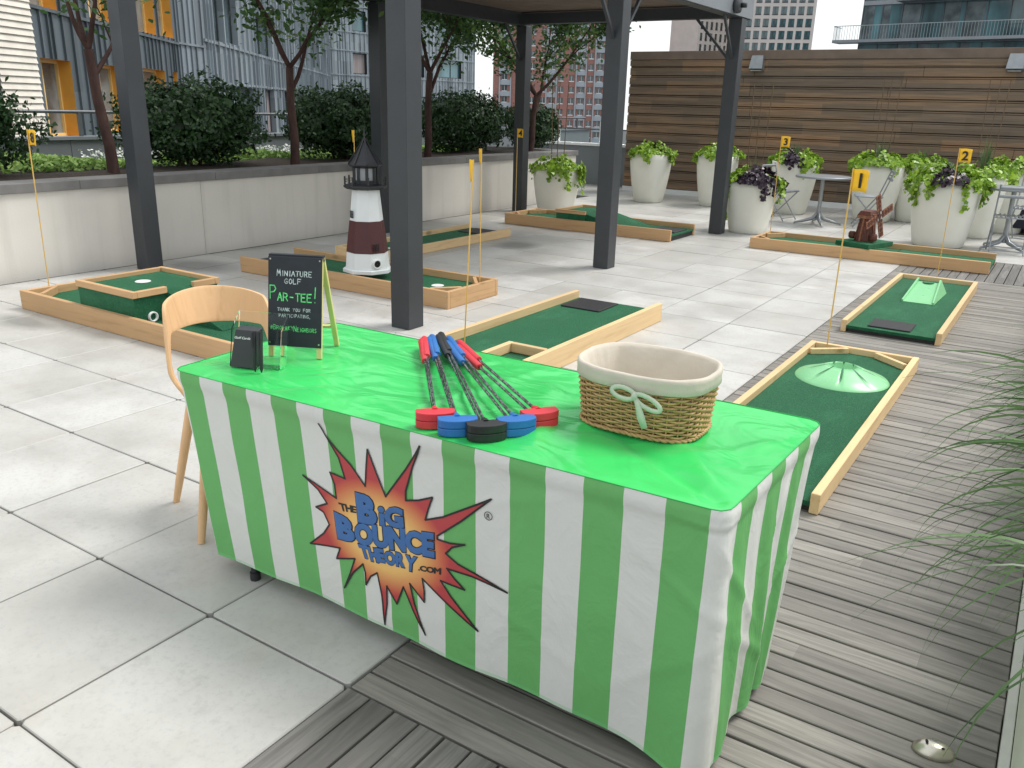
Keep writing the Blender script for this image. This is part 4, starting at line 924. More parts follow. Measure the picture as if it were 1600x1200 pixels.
STAR = [(0.6214, 0.6997), (0.6445, 0.6629), (0.6787, 0.6318), (0.73, 0.5941), (0.7821, 0.5402), (0.7909, 0.6046), (0.8006, 0.6614), (0.8267, 0.5975), (0.8582, 0.5291), (0.9329, 0.6315), (0.9897, 0.7189), (0.9587, 0.6492), (0.9316, 0.5658), (0.9311, 0.538), (0.9763, 0.5512), (1.0237, 0.5732), (1.009, 0.5335), (0.9979, 0.4972), (1.0575, 0.5237), (1.2129, 0.6204), (1.1182, 0.5289), (1.0386, 0.4601), (1.0386, 0.4501), (1.0821, 0.4509), (1.1306, 0.4614), (1.0882, 0.4402), (1.0666, 0.4147), (1.1068, 0.3937), (1.2645, 0.3572), (1.1496, 0.3696), (1.0697, 0.3684), (1.0947, 0.3444), (1.1287, 0.3198), (1.0476, 0.3218), (1.0823, 0.2826), (1.1729, 0.2029), (1.076, 0.2511), (0.9796, 0.3032), (0.9857, 0.2642), (0.9839, 0.225), (0.9556, 0.2472), (0.9305, 0.2678), (0.9448, 0.2011), (0.984, 0.1129), (0.9377, 0.1802), (0.905, 0.2465), (0.8757, 0.176), (0.8555, 0.204), (0.8407, 0.2261), (0.8366, 0.1598), (0.8234, 0.0824), (0.8181, 0.1839), (0.8065, 0.2595), (0.7785, 0.2374), (0.7552, 0.198), (0.757, 0.242), (0.751, 0.2707), (0.7048, 0.2236), (0.6571, 0.1482), (0.6893, 0.2118), (0.7185, 0.2779), (0.6361, 0.2479), (0.6576, 0.2932), (0.5943, 0.2797), (0.521, 0.2618), (0.5894, 0.3217), (0.6186, 0.3618), (0.5982, 0.3983), (0.5666, 0.4071), (0.6179, 0.4344), (0.5841, 0.4726), (0.5267, 0.5058), (0.5999, 0.4831), (0.6598, 0.4646), (0.6574, 0.511), (0.6433, 0.5468), (0.7026, 0.5421), (0.6844, 0.6049), (0.6412, 0.6677)]
from mathutils.geometry import tessellate_polygon
tri = tessellate_polygon([[Vector((x, y, 0)) for x, y in STAR]])
lg = printon('printed_burst', STAR, tri, 'burst', .0016, tc_)
V2 = []; F2 = []; NSt = len(STAR)
for i in range(NSt):
    p = Vector(STAR[i]); q = Vector(STAR[(i+1) % NSt]); d = (q-p).normalized()*.0028; n_ = Vector((-d.y, d.x)); k = len(V2)
    V2 += [tuple(p-d*.6+n_), tuple(q+d*.6+n_), tuple(q+d*.6-n_), tuple(p-d*.6-n_)]; F2.append((k, k+3, k+2, k+1))
printon('burst_outline', V2, F2, 'ink', .0026, tc_, .03)
def quadtext(name, s, quad, mt, off, bold=0, per=None, grid=.03, bev=0):
    """map a word onto a quad TL,TR,BR,BL on the cloth front; optional per-letter (dy, scale)"""
    V2 = []; F2 = []; n_ = len(s); ws = []
    gl = []
    for ch in s:
        v, f = text2d(ch, 1, bold, bev)
        if ch == 'i':
            v, f = text2d('\u0131', 1, bold, bev); v2, f2 = text2d('.', 1, bold, bev); mx_ = lambda q: (max(a[0] for a in q)+min(a[0] for a in q))/2
            dx_ = mx_(v)-mx_(v2); k0 = len(v); top_ = max(a[1] for a in v); v = list(v)+[(a[0]+dx_, a[1]*1.15+top_+.10)+tuple(a[2:]) for a in v2]; f = list(f)+[tuple(i+k0 for i in ff) for ff in f2]
        xs = [a[0] for a in v]; ys = [a[1] for a in v]; gl.append((v, f, min(xs), max(xs), min(ys), max(ys))); ws.append(max(xs)-min(xs))
    gap = .10*max(ws) if not bev else -.035; tot = sum(ws)+gap*(n_-1); cur = 0; y0 = min(g[4] for g in gl); y1 = max(g[5] for g in gl)
    TL, TR, BR_, BL_ = [Vector(q) for q in quad]
    for k, (v, f, xa, xb, ya, yb) in enumerate(gl):
        pk = per[k] if per else (0, 1)
        b0 = len(V2)
        for vt in v:
            x, y = vt[:2]; zz = (vt[2]/bev*.0004,) if bev else (0.,)
            U = (cur+(x-xa))/tot; W_ = ((y-ya)/(yb-ya)*pk[1]+pk[0]) if per else (y-y0)/(y1-y0); V2.append(tuple((BL_.lerp(BR_, U)).lerp(TL.lerp(TR, U), W_))+zz)
        F2 += [tuple(i+b0 for i in ff) for ff in f]; cur += ws[k]+gap
    return printon(name, V2, F2, mt, off, tc_, grid)
def grow(q, d):
    TL, TR, BR_, BL_ = [Vector(x) for x in q]; return [TL+Vector((-d, d)), TR+Vector((d, d)), BR_+Vector((d, -d)), BL_+Vector((-d, -d))]
words = [('B', [(0.7435, 0.5063), (0.8137, 0.5123), (0.8186, 0.4221), (0.7465, 0.4137)], None),
         ('iG', [(0.8290, 0.4889), (0.9174, 0.5089), (0.9174, 0.4456), (0.8300, 0.4299)], [(0, .95), (0, 1)]),
         ('B', [(0.648, 0.4133), (0.7200, 0.4085), (0.7257, 0.3369), (0.6543, 0.3272)], None),
         ('OUNCE', [(0.7276, 0.4055), (1.0248, 0.4623), (1.0256, 0.3901), (0.7307, 0.3349)], [(0, .96), (.02, .96), (0, 1), (.02, .95), (0, 1)]),
         ('THEORY', [(0.7392, 0.3324), (0.9621, 0.368), (0.9535, 0.322), (0.7577, 0.2913)], [(.1, .9), (0, .95), (.08, .9), (.02, .9), (.04, .92), (-.08, 1)])]
for s, q, per in words:
    quadtext('printed_lettering', s, grow(q, .0060), 'navy_print', .0024, 0, per=per, bev=.098)
    quadtext('printed_lettering', s, grow(q, .0035), 'blue_print', .0034, 0, per=per, bev=.070)
quadtext('printed_word', 'THE', [(0.6666, 0.4535), (0.7394, 0.4615), (0.7383, 0.4395), (0.6748, 0.4272)], 'ink', .003, 0, bev=.04)
quadtext('printed_word', '.COM', [(0.9654, 0.3419), (1.0509, 0.3638), (1.0495, 0.3416), (0.9655, 0.3248)], 'ink', .003, 0, bev=.045)
quadtext('printed_mark', 'R', [(1.199, .575), (1.209, .577), (1.209, .563), (1.199, .561)], 'ink', .003, .01)
V2 = []; F2 = []
for k in range(28):
    a = 2*PI*k/28; V2 += [(1.204+.0125*math.cos(a), .5695+.0125*math.sin(a)), (1.204+.0105*math.cos(a), .5695+.0105*math.sin(a))]
F2 = [(2*k, (2*k+2) % 56, (2*k+3) % 56, 2*k+1) for k in range(28)]; printon('printed_mark_ring', V2, F2, 'ink', .003, tc_)

# ---------------------------------------------------------------- putters
PGp = 'fan of mini golf putters lying on the green table'
def make_putter(name, label, col, head, tail, z, length=None):
    hx, hy = head; d = Vector((tail[0]-hx, tail[1]-hy)); L = d.length; ang = math.atan2(d.y, d.x)-PI/2
    t = thing(name, label, 'putter', (hx, hy, z), ang, PGp)
    # head: half moon slab, curved sole facing -y
    b = MB(); pts = []
    for i in range(13):
        a = PI+PI*i/12; pts.append((.053*math.cos(a), -.010+.024*math.sin(a)))
    pts += [(.053, .012), (.02, .016), (-.02, .016), (-.053, .012)]
    K = len(pts)
    for (z0, z1) in ((0, .0205),):
        vs = [(x*.985, y*.985, z0) for x, y in pts]+[(x, y, z0+.002) for x, y in pts]+[(x, y, z1-.002) for x, y in pts]+[(x*.985, y*.985, z1) for x, y in pts]
        fs = [(r_*K+i, r_*K+(i+1) % K, (r_+1)*K+(i+1) % K, (r_+1)*K+i) for r_ in range(3) for i in range(K)]+[tuple(range(K))[::-1], tuple(range(3*K, 4*K))]; b.add(vs, fs)
    hd = obj('head', b, col, t)
    zc = .0115; ze = .776-z+.0135   # grip end rests on the cloth
    zt = lambda f: zc+(ze-zc)*f
    obj('hosel', MB().tube([(0, .008, zc), (0, .024, zc+.001), (0, .045, zt(.05))], [.013, .011, .0065], 10), col, t)
    obj('shaft', MB().tube([(0, .04, zt(.045)), (0, L-.21, zt((L-.21)/L))], .0048, 10), 'shaft', t)
    obj('grip', MB().tube([(0, L-.225, zt((L-.225)/L)), (0, L-.22, zt(1-.22/L)), (0, L-.012, zt(1-.012/L)), (0, L, zt(1))], [.0105, .012, .0135, .011], 14), col, t)
    return t
zt0 = ZT+.003
PUT = [('p_red', (.738, .240), (.237, .814)), ('p_blue', (.820, .232), (.243, .850)), ('p_black', (.902, .248), (.247, .896)), ('p_blue', (.945, .325), (.304, .868)), ('p_red', (.965, .410), (.363, .850))]
LBT = ['red mini golf putter at the left end of the fan, upper layer', 'blue mini golf putter second from the left in the upper layer', 'black mini golf putter lying in the middle on top', 'blue mini golf putter right of the black one in the upper layer', 'red mini golf putter at the right end of the fan, upper layer']
LBB = ['lower red putter almost hidden under the left red one', 'lower blue putter hidden under the left blue one', 'lower black putter under the middle black one', 'lower blue putter whose shaft shows beside the right blue one', 'lower red putter whose grip shows below the right red grip']
lay = [0.0, .008, .016, .008, .0]
for k, (col, h, e) in enumerate(PUT):
    make_putter('putter', LBB[k], col, (h[0], h[1]), (e[0]+(.012 if k < 3 else .03), e[1]-(.03 if k < 3 else .05)), zt0+k*.0006)
    make_putter('putter', LBT[k], col, (h[0], h[1]), e, zt0+.0225+k*.0006)

# ---------------------------------------------------------------- wicker basket
t = thing('wicker_basket', 'oval wicker basket with cream cloth liner and a pale ribbon bow', 'basket', (1.190, .612, ZT+.002), R(1))
def el(a, f, dr=0, pw=3.4):  # f 0 bottom .. 1 top
    ca, sa = math.cos(a), math.sin(a); p_ = pw+(2.7-pw)*f; k = 1/((abs(ca)**p_+abs(sa)**p_)**(1/p_)); A = .164+(.186-.164)*f+dr; B_ = .122+(.150-.122)*f+dr
    return Vector((A*k*ca, B_*k*sa, .175*f))
NSK = 36; b = MB(); rows = 19
for r_ in range(rows):
    f = .06+.78*r_/(rows-1); pts = []
    for i in range(NSK*4+1):
        a = 2*PI*i/(NSK*4); pts.append(el(a, f, .0042*math.sin(a*NSK/2+PI*(r_ % 2))) + Vector((0, 0, .0008*math.sin(a*3+r_))))
    b.tube(pts, .0034, 5, cap=False)
obj('woven_side', b, 'wicker', t)
b = MB()
for k in range(NSK): a = 2*PI*(k+.5)/NSK; b.tube([el(a, f) for f in (.0, .3, .6, .84)], .0024, 5)
obj('stakes', b, 'wicker', t)
b = MB()
for ph in range(2): b.tube([el(2*PI*i/240, .02+.012*math.cos(2*PI*i/240*30+ph*PI), .004+.004*math.sin(2*PI*i/240*30+ph*PI)) + Vector((0, 0, .005)) for i in range(241)], .0042, 6, cap=False)
obj('bottom_braid', b, 'wicker', t); obj('base', MB().add([el(2*PI*i/48, .02) for i in range(48)], [tuple(range(48))]), 'wicker', t)
prof = [(.006, .78), (.0095, .80), (.0075, .88), (.0075, .96), (.0065, 1.01), (.002, 1.04), (-.004, 1.035), (-.009, .98), (-.013, .90), (-.018, .6), (-.022, .3), (-.034, .12)]
vs = []; NL = 120
for i in range(NL):
    a = 2*PI*i/NL
    for k, (dr, f) in enumerate(prof):
        inner = k > 7; wv = (.005*mnoise.noise(Vector((math.cos(a)*4, math.sin(a)*4, f*2)))+.0022*mnoise.noise(Vector((math.cos(a)*11, math.sin(a)*11, f*6))))*(1.3 if inner else .35)
        p = el(a, min(f, 1.0), dr+wv); p.z = .175*f + (.0015*mnoise.noise(Vector((math.cos(a)*3, math.sin(a)*3, k)))); vs.append(p)
K = len(prof); fs = [(i*K+k, ((i+1) % NL)*K+k, ((i+1) % NL)*K+k+1, i*K+k+1) for i in range(NL) for k in range(K-1)]
vs.append(Vector((0, 0, .018))); fs += [(i*K+K-1, ((i+1) % NL)*K+K-1, len(vs)-1) for i in range(NL)]
obj('cloth_liner', MB().add(vs, fs, 0, True), 'liner', t)
# bow
aB = -PI/2+.16; p0 = el(aB, .74, .012); bw = MB(); up = Vector((0, 0, 1)); nn = Vector((math.cos(aB), math.sin(aB), 0)); sd_ = Vector((1, 0, 0))
def ribbon(mb, pts, wdt, up_):
    vs = []; 
    for i, p in enumerate(pts):
        d = (pts[min(i+1, len(pts)-1)]-pts[max(i-1, 0)]).normalized(); x = d.cross(up_).normalized(); w_ = wdt[i] if isinstance(wdt, list) else wdt; vs += [p+x*w_, p-x*w_]
    mb.add(vs, [(2*i, 2*i+1, 2*i+3, 2*i+2) for i in range(len(pts)-1)], 0, True)
for s, tw, L in ((-1, .1, .064), (1, -.28, .074)):
    pts = []
    for i in range(17):
        f = i/16*2*PI; pts.append(p0 + sd_*s*(L/2)*(1-math.cos(f)) + up*(.015*math.sin(f) + tw*L/2*(1-math.cos(f))) + nn*(.006+.006*math.sin(f*.5)))
    ribbon(bw, pts, .0062, nn)
pts = [p0+nn*.008, p0+nn*.012+Vector((.012, 0, -.022)), p0+nn*.010+Vector((.022, 0, -.052)), p0+nn*.006+Vector((.034, -.001, -.082))]; ribbon(bw, pts, [.004, .007, .0105, .008], nn)
o = obj('ribbon_bow', bw, 'ribbon', t); s_ = o.modifiers.new('thickness', 'SOLIDIFY'); s_.thickness = .0016
obj('bow_knot', MB().tube([p0+nn*.004+Vector((0, 0, -.009)), p0+nn*.012, p0+nn*.004+Vector((0, 0, .009))], [.006, .009, .006], 8), 'ribbon', t)

# ---------------------------------------------------------------- chalkboard A-frame
CH = {'A': [[(0, 0), (.5, 1), (1, 0)], [(.2, .4), (.8, .4)]], 'B': [[(0, 0), (0, 1), (.7, .95), (.8, .75), (.6, .55), (0, .52)], [(.6, .53), (.95, .3), (.7, .02), (0, 0)]], 'C': [[(.9, .85), (.5, 1), (.1, .7), (.05, .3), (.4, 0), (.9, .12)]],
      'D': [[(0, 0), (0, 1), (.6, .9), (.9, .5), (.6, .1), (0, 0)]], 'E': [[(.9, 1), (0, 1), (0, 0), (.9, 0)], [(0, .52), (.7, .52)]], 'F': [[(.9, 1), (0, 1), (0, 0)], [(0, .52), (.7, .52)]],
      'G': [[(.9, .85), (.5, 1), (.1, .7), (.05, .3), (.4, 0), (.9, .1), (.9, .45), (.5, .45)]], 'H': [[(0, 0), (0, 1)], [(.9, 0), (.9, 1)], [(0, .5), (.9, .5)]], 'I': [[(.4, 0), (.4, 1)]], 'K': [[(0, 0), (0, 1)], [(.85, 1), (0, .45), (.9, 0)]],
      'L': [[(0, 1), (0, 0), (.8, 0)]], 'M': [[(0, 0), (.12, 1), (.5, .3), (.88, 1), (1, 0)]], 'N': [[(0, 0), (0, 1), (.9, 0), (.9, 1)]], 'O': [[(.5, 1), (.1, .75), (.05, .3), (.45, 0), (.9, .25), (.92, .7), (.5, 1)]],
      'P': [[(0, 0), (0, 1), (.7, .97), (.9, .72), (.6, .5), (0, .45)]], 'R': [[(0, 0), (0, 1), (.7, .95), (.85, .72), (.6, .5), (0, .47)], [(.45, .47), (.9, 0)]], 'S': [[(.85, .88), (.45, 1), (.12, .78), (.45, .52), (.85, .28), (.5, 0), (.05, .12)]],
      'T': [[(0, 1), (1, 1)], [(.5, 1), (.5, 0)]], 'U': [[(0, 1), (.05, .2), (.45, 0), (.85, .2), (.9, 1)]], 'Y': [[(0, 1), (.45, .5), (.9, 1)], [(.45, .5), (.42, 0)]], '-': [[(.1, .5), (.8, .5)]], '!': [[(.5, 1), (.4, .3)], [(.36, .05), (.38, 0)]],
      ',': [[(.3, .1), (.2, -.15)]], '#': [[(.2, 0), (.35, 1)], [(.6, 0), (.75, 1)], [(0, .33), (.9, .36)], [(.05, .66), (.95, .7)]], ' ': []}
def chalk(s, x, y, h, wd, adv=None, lw=.0012, slope=0.0, rr=random.Random(3), caps=1.25, big=()):
    V = []; F = []; cx = x; i = 0
    for idx, ch in enumerate(s):
        hh = h*(caps if idx in big else 1); ww = wd*(caps*.9 if idx in big else 1)
        for st in CH[ch]:
            pts = [Vector((cx+px*ww*(1 if ch not in 'I!,' else .8)+rr.uniform(-.04, .04)*ww, y+slope*(cx-x)+py*hh+rr.uniform(-.03, .03)*hh)) for px, py in st]
            for p, q in zip(pts, pts[1:]):
                d = (q-p); 
                if d.length < 1e-6: continue
                d.normalize(); l1 = lw*rr.uniform(.75, 1.2); n_ = Vector((-d.y, d.x))*l1; k = len(V); e = d*l1*.6; V += [tuple(p-e+n_), tuple(q+e+n_), tuple(q+e-n_), tuple(p-e-n_)]; F.append((k, k+3, k+2, k+1))
        cx += ww*(1.32 if ch not in 'I!,' else .85)
    return V, F, cx-x
t = thing('chalkboard_sign', 'small black A-frame chalkboard lettered in white and green chalk', 'chalkboard sign', (-.034, .455, ZT+.002), R(25))
SW = .094; lean_ = .055; SH = .335
def sp(u, v, off=0): return Vector((u, lean_*(v/SH)-off, v))
b = MB()
for s in (-1, 1):
    obj('front_leg', MB().beam(sp(s*(SW-.009), .0), sp(s*(SW-.009), SH), .018, .010, up=(0, -1, 0)), 'easel', t, bevel=.0015)
    obj('rear_leg', MB().beam((s*(SW-.009), .175, 0), (s*(SW-.009), lean_+.012, SH), .018, .010, up=(0, 1, 0)), 'easel', t, bevel=.0015)
obj('rear_crossbar', MB().beam((-SW+.02, .150, .075), (SW-.02, .150, .075), .022, .008), 'easel', t)
obj('top_bar', MB().beam((-SW, lean_+.006, SH-.004), (SW, lean_+.006, SH-.004), .022, .02), 'chalkboard', t)
bp0, bp1 = .038, SH
vs = [sp(-SW, bp0, .006), sp(SW, bp0, .006), sp(SW, bp1, .006), sp(-SW, bp1, .006), sp(-SW, bp0, .010), sp(SW, bp0, .010), sp(SW, bp1, .010), sp(-SW, bp1, .010)]
bd = obj('board', MB().add(vs, [(0, 3, 2, 1), (4, 5, 6, 7), (0, 1, 5, 4), (1, 2, 6, 5), (2, 3, 7, 6), (3, 0, 4, 7)]), 'chalkboard', t, bevel=.0012)
for (s, v) in ((-1, .05), (1, .05), (-1, .326), (1, .326)):
    obj('screw', MB().tube([sp(s*(SW-.008), v, .0095), sp(s*(SW-.008), v, .0115)], .0028, 10), 'nickel', bd)
def chalk_line(s, u, v, h, wd, mt, lw, slope=0, big=(), fitw=None, caps=1.25):
    if fitw:
        _, _, L = chalk(s, 0, 0, h, wd, lw=lw, big=big, caps=caps, rr=random.Random(1)); wd = wd*fitw/L
    V, F, L = chalk(s, u, v, h, wd, lw=lw, slope=slope, big=big, caps=caps, rr=random.Random(len(s)+int(v*1000)))
    obj('chalk_lettering', MB().add([sp(x, y, .0112) for x, y in V], F), mt, bd)
chalk_line('MINIATURE', -.062, .272, .0165, .010, 'chalk_w', .0013, 0, (0,), .125)
chalk_line('GOLF', -.036, .247, .0165, .010, 'chalk_w', .0013, 0, (), .062)
chalk_line('P', -.086, .196, .044, .022, 'chalk_g', .0018, 0, ())
chalk_line('AR-TEE', -.060, .190, .0255, .014, 'chalk_g', .0018, 0.0, (), .125)
chalk_line('!', .066, .188, .05, .016, 'chalk_g', .0015)
chalk_line('THANK YOU FOR', -.060, .156, .0105, .006, 'chalk_w', .0008, 0, (), .118)
chalk_line('PARTICIPATING,', -.054, .136, .0105, .006, 'chalk_w', .0008, 0, (), .112)
chalk_line('#BRODSKY', -.084, .094, .0125, .008, 'chalk_g', .0008, 0, (1,), .083)
chalk_line('NEIGHBORS', -.002, .090, .0125, .008, 'chalk_g', .0008, 0, (0,), .082, 1.5)

# ---------------------------------------------------------------- acrylic holder, cards, pens
t = thing('card_holder', 'clear acrylic leaflet holder standing left of the chalkboard', 'leaflet holder', (-.045, .290, ZT+.003), R(22))
obj('back_panel', MB().add([(-.085, .045, 0), (.085, .045, 0), (.085, .085, .165), (-.085, .085, .165), (-.085, .048, 0), (.085, .048, 0), (.085, .088, .165), (-.085, .088, .165)], [(0, 1, 2, 3), (4, 7, 6, 5), (0, 4, 5, 1), (1, 5, 6, 2), (2, 6, 7, 3), (3, 7, 4, 0)]), 'acrylic', t)
for s in (-1, 1):
    x = s*.085; obj('side_panel', MB().add([(x, 0, 0), (x, .045, 0), (x, .085, .165), (x, .03, .12), (x+.003*s, 0, 0), (x+.003*s, .045, 0), (x+.003*s, .085, .165), (x+.003*s, .03, .12)], [(0, 1, 2, 3), (4, 7, 6, 5), (0, 4, 5, 1), (1, 5, 6, 2), (2, 6, 7, 3), (3, 7, 4, 0)]), 'acrylic', t)
obj('floor_panel', MB().box(-.084, .084, 0, .045, 0, .003), 'acrylic', t)
t = thing('card_stack', 'stack of black scorecards with a line of white script inside the clear holder', 'cards', (-.070, .262, ZT+.006), R(20))
b = MB().add([(-.045, 0, 0), (.045, 0, 0), (.045, .028, .0), (-.045, .028, 0), (-.032, .028, .118), (.048, .028, .118), (.048, .062, .124), (-.032, .062, .124)], [(0, 3, 2, 1), (4, 5, 6, 7), (0, 1, 5, 4), (1, 2, 6, 5), (2, 3, 7, 6), (3, 0, 4, 7)])
cs = obj('card_block', b, 'cards', t, bevel=.0008)
V2, F2 = text2d('Golf Cards', .0105, .0002); xs = [v[0] for v in V2]; w_ = max(xs)-min(xs)
obj('white_script', MB().add([(-.034+x*.056/w_+y*.3, .028*(.090+y)/.118-.0012, .090+y) for x, y in V2], F2), 'whiteplastic', cs)
for k, (x, lb) in enumerate(((.000, 'black pen clipped at the right of the cards, left of the pair'), (.022, 'black pen at the right of the pair beside the cards'))):
    t = thing('pen', lb, 'pen', (x-.012, .262+x*.3, ZT+.004), R(20), 'black pens beside the cards')
    obj('barrel', MB().tube([(.004, -.004, .0), (.003, -.002, .012), (0, .006, .07), (-.004, .02, .128)], [.0015, .0055, .0075, .0075], 10), 'rub', t)
    obj('clip', MB().beam((-.002, -.004, .08), (-.006, .010, .125), .004, .002), 'rub', t)

# ---------------------------------------------------------------- bentwood chair
t = thing('plywood_chair', 'light plywood chair with an arched bent back at the left end of the table', 'chair', (-.50, .55, 0), R(-25))
for (x, y, x2, y2) in ((-.205, -.215, -.115, -.135), (-.205, .215, -.115, .135), (.20, -.205, .13, -.13), (.20, .205, .13, .13)):
    obj('leg', MB().tube([(x, y, 0), (x+(x2-x)*.22, y+(y2-y)*.22, .1), (x2, y2, .44)], [.013, .0165, .021], 12), 'ply', t)
vs = []; KS = 36
for z in (.445, .460):
    for i in range(KS):
        a = 2*PI*i/KS; ca, sa = math.cos(a), math.sin(a); k = 1/((abs(ca)**3+abs(sa)**3)**(1/3)); vs.append((.02+.16*k*ca, .165*k*sa, z))
obj('seat', MB().add(vs, [tuple(range(KS))[::-1], tuple(range(KS, 2*KS))]+[(i, (i+1) % KS, KS+(i+1) % KS, KS+i) for i in range(KS)]), 'ply', t, bevel=.004)
vs = []; KB, KZ = 60, 10
for i in range(KB+1):
    th_ = R(-97+194*i/KB); q = abs(math.degrees(th_))
    zb = .46+.25*sm((84-q)/26)**.8 + .012*math.cos(th_); zt_ = .862-.022*(q/60)**2-.27*sm((q-64)/36)
    for j in range(KZ+1):
        z = zb+(zt_-zb)*j/KZ; vs.append((-.06-.14*math.cos(th_)-(z-.45)*.30*max(.25, math.cos(th_)), .208*math.sin(th_)*(1-.28*sm((.60-z)/.15)), z))
fs = [(i*(KZ+1)+j, (i+1)*(KZ+1)+j, (i+1)*(KZ+1)+j+1, i*(KZ+1)+j+1) for i in range(KB) for j in range(KZ)]
o = obj('backrest', MB().add(vs, fs, 0, True), 'ply', t); s_ = o.modifiers.new('thickness', 'SOLIDIFY'); s_.thickness = .013; s_.offset = 0
bv = o.modifiers.new('bevel', 'BEVEL'); bv.width = .003; bv.segments = 2; bv.limit_method = 'ANGLE'; bv.angle_limit = R(50)

# ---------------------------------------------------------------- bistro furniture
def bistro_table(x, y, label, rz=0, h=.70):
    t = thing('bistro_table', label, 'table', (x, y, 0), R(rz), 'grey metal bistro tables')
    obj('tabletop', MB().lathe([(.001, h-.006), (.36, h-.006), (.385, h-.022), (.395, h-.018), (.395, h+.006), (.38, h+.010), (.001, h+.004)], 40), 'steel', t)
    obj('pedestal', MB().tube([(0, 0, .08), (0, 0, .3), (0, 0, h-.02)], [.036, .028, .028], 14), 'steel', t)
    for k in range(4):
        a = R(20+90*k); obj('foot', MB().tube([(.02*math.cos(a), .02*math.sin(a), .16), (.08*math.cos(a), .08*math.sin(a), .085), (.22*math.cos(a), .22*math.sin(a), .045), (.33*math.cos(a), .33*math.sin(a), .02), (.335*math.cos(a), .335*math.sin(a), 0)], [.026, .028, .02, .014, .012], 8), 'steel', t)
    return t
def fold_chair(x, y, rz, label):
    t = thing('folding_chair', label, 'chair', (x, y, 0), R(rz), 'grey metal folding bistro chairs')
    for k in range(8): yy = -.18+k*.05; obj('seat_slat', MB().tube([(-.17, yy, .452), (.0, yy, .446), (.19, yy, .452), (.205, yy, .443)], .011, 6), 'steel', t)
    for s in (-1, 1):
        y0 = s*.20; obj('leg', MB().tube([(-.27, y0, .84), (-.235, y0, .74), (-.14, y0, .45), (.19, y0, .012)], .0095, 8), 'steel', t)
        y1 = s*.183; obj('leg', MB().tube([(.18, y1, .44), (-.22, y1, .012)], .0095, 8), 'steel', t)
    for xx in (.16, -.19): obj('stretcher', MB().tube([(xx, -.195, .05), (xx, .195, .05)], .007, 6), 'steel', t)
    obj('seat_rail', MB().tube([(-.15, -.2, .44), (-.15, .2, .44)], .009, 6), 'steel', t); obj('seat_rail', MB().tube([(.18, -.19, .44), (.18, .19, .44)], .009, 6), 'steel', t)
    for (xx, z) in ((-.268, .80), (-.245, .70)):
        obj('back_slat', MB().tube([(xx, -.195, z), (xx-.012, 0, z), (xx, .195, z)], .021, 6).xf(Matrix.Identity(4)), 'steel', t)
    return t
bistro_table(-1.06, 11.75, 'round grey metal bistro table between two folding chairs in front of the dark fence gap', 5)
fold_chair(-1.68, 11.86, -12, 'grey folding chair left of the round bistro table')
fold_chair(-.42, 11.98, 195, 'grey folding chair behind flag number 1 and the windmill')
bistro_table(1.45, 11.0, 'round grey metal bistro table at the right edge of the picture', 25, .76)
fold_chair(1.50, 10.62, 97, 'grey folding chair nearest the deck at the right edge')
fold_chair(1.62, 12.0, -100, 'grey folding chair on the far side of the right hand bistro table')
t = thing('covered_sofa', 'lounge sofa under a dark navy cover in the far right corner', 'sofa', (1.62, 13.2, 0))
def rbox(x0, x1, y0, y1, z0, z1, k=.04):
    vs = []; rings = [(z0, 0), (z1-k, 0), (z1-k*.3, k*.3), (z1, k)]
    for z, ins in rings:
        for (cx, cy, a0) in ((x1-k, y0+k, -90), (x1-k, y1-k, 0), (x0+k, y1-k, 90), (x0+k, y0+k, 180)):
            for q in range(4): a = R(a0+30*q); vs.append((cx+(k-ins)*math.cos(a), cy+(k-ins)*math.sin(a), z+.01*mnoise.noise(Vector((cx*4+a, cy*4, z*6)))))
    n_ = 16; return MB().add(vs, [(r_*n_+i, r_*n_+(i+1) % n_, (r_+1)*n_+(i+1) % n_, (r_+1)*n_+i) for r_ in range(3) for i in range(n_)]+[tuple(range(48, 64))], 0, True)
obj('covered_seat', rbox(-.35, 1.9, -.55, .30, .10, .46), 'navy', t); obj('covered_back', rbox(-.35, 1.9, .31, .85, .10, .95, .09), 'navy', t)

# ---------------------------------------------------------------- deck light
t = thing('deck_light', 'small oval nickel step light domed on the deck boards at the lower right', 'deck light', (2.045, .685, .0015), R(12))
b = MB(); vs = []; prof = [(1.0, 0), (1.0, .004), (.95, .009), (.82, .019), (.6, .027), (.3, .031), (.01, .032)]
for (s, z) in prof:
    for j in range(32): a = 2*PI*j/32; vs.append((.052*s*math.cos(a), .036*s*math.sin(a)-z*.1, z))
b.add(vs, [(i*32+j, i*32+(j+1) % 32, (i+1)*32+(j+1) % 32, (i+1)*32+j) for i in range(6) for j in range(32)], 0, True); obj('housing', b, 'nickel', t)
def rot_slot(cx, cy, z, w_, h_, par, nm): obj(nm, MB().lathe([(.001, z), (1, z)], 14, c=(0, 0)).xf(Matrix.Translation((cx, cy, 0)) @ Matrix.Diagonal((w_, h_, 1, 1))), 'dark', par)
rot_slot(-.020, -.005, .0318, .004, .009, t, 'vent_slot'); rot_slot(.018, -.016, .0295, .0045, .0045, t, 'screw_hole')

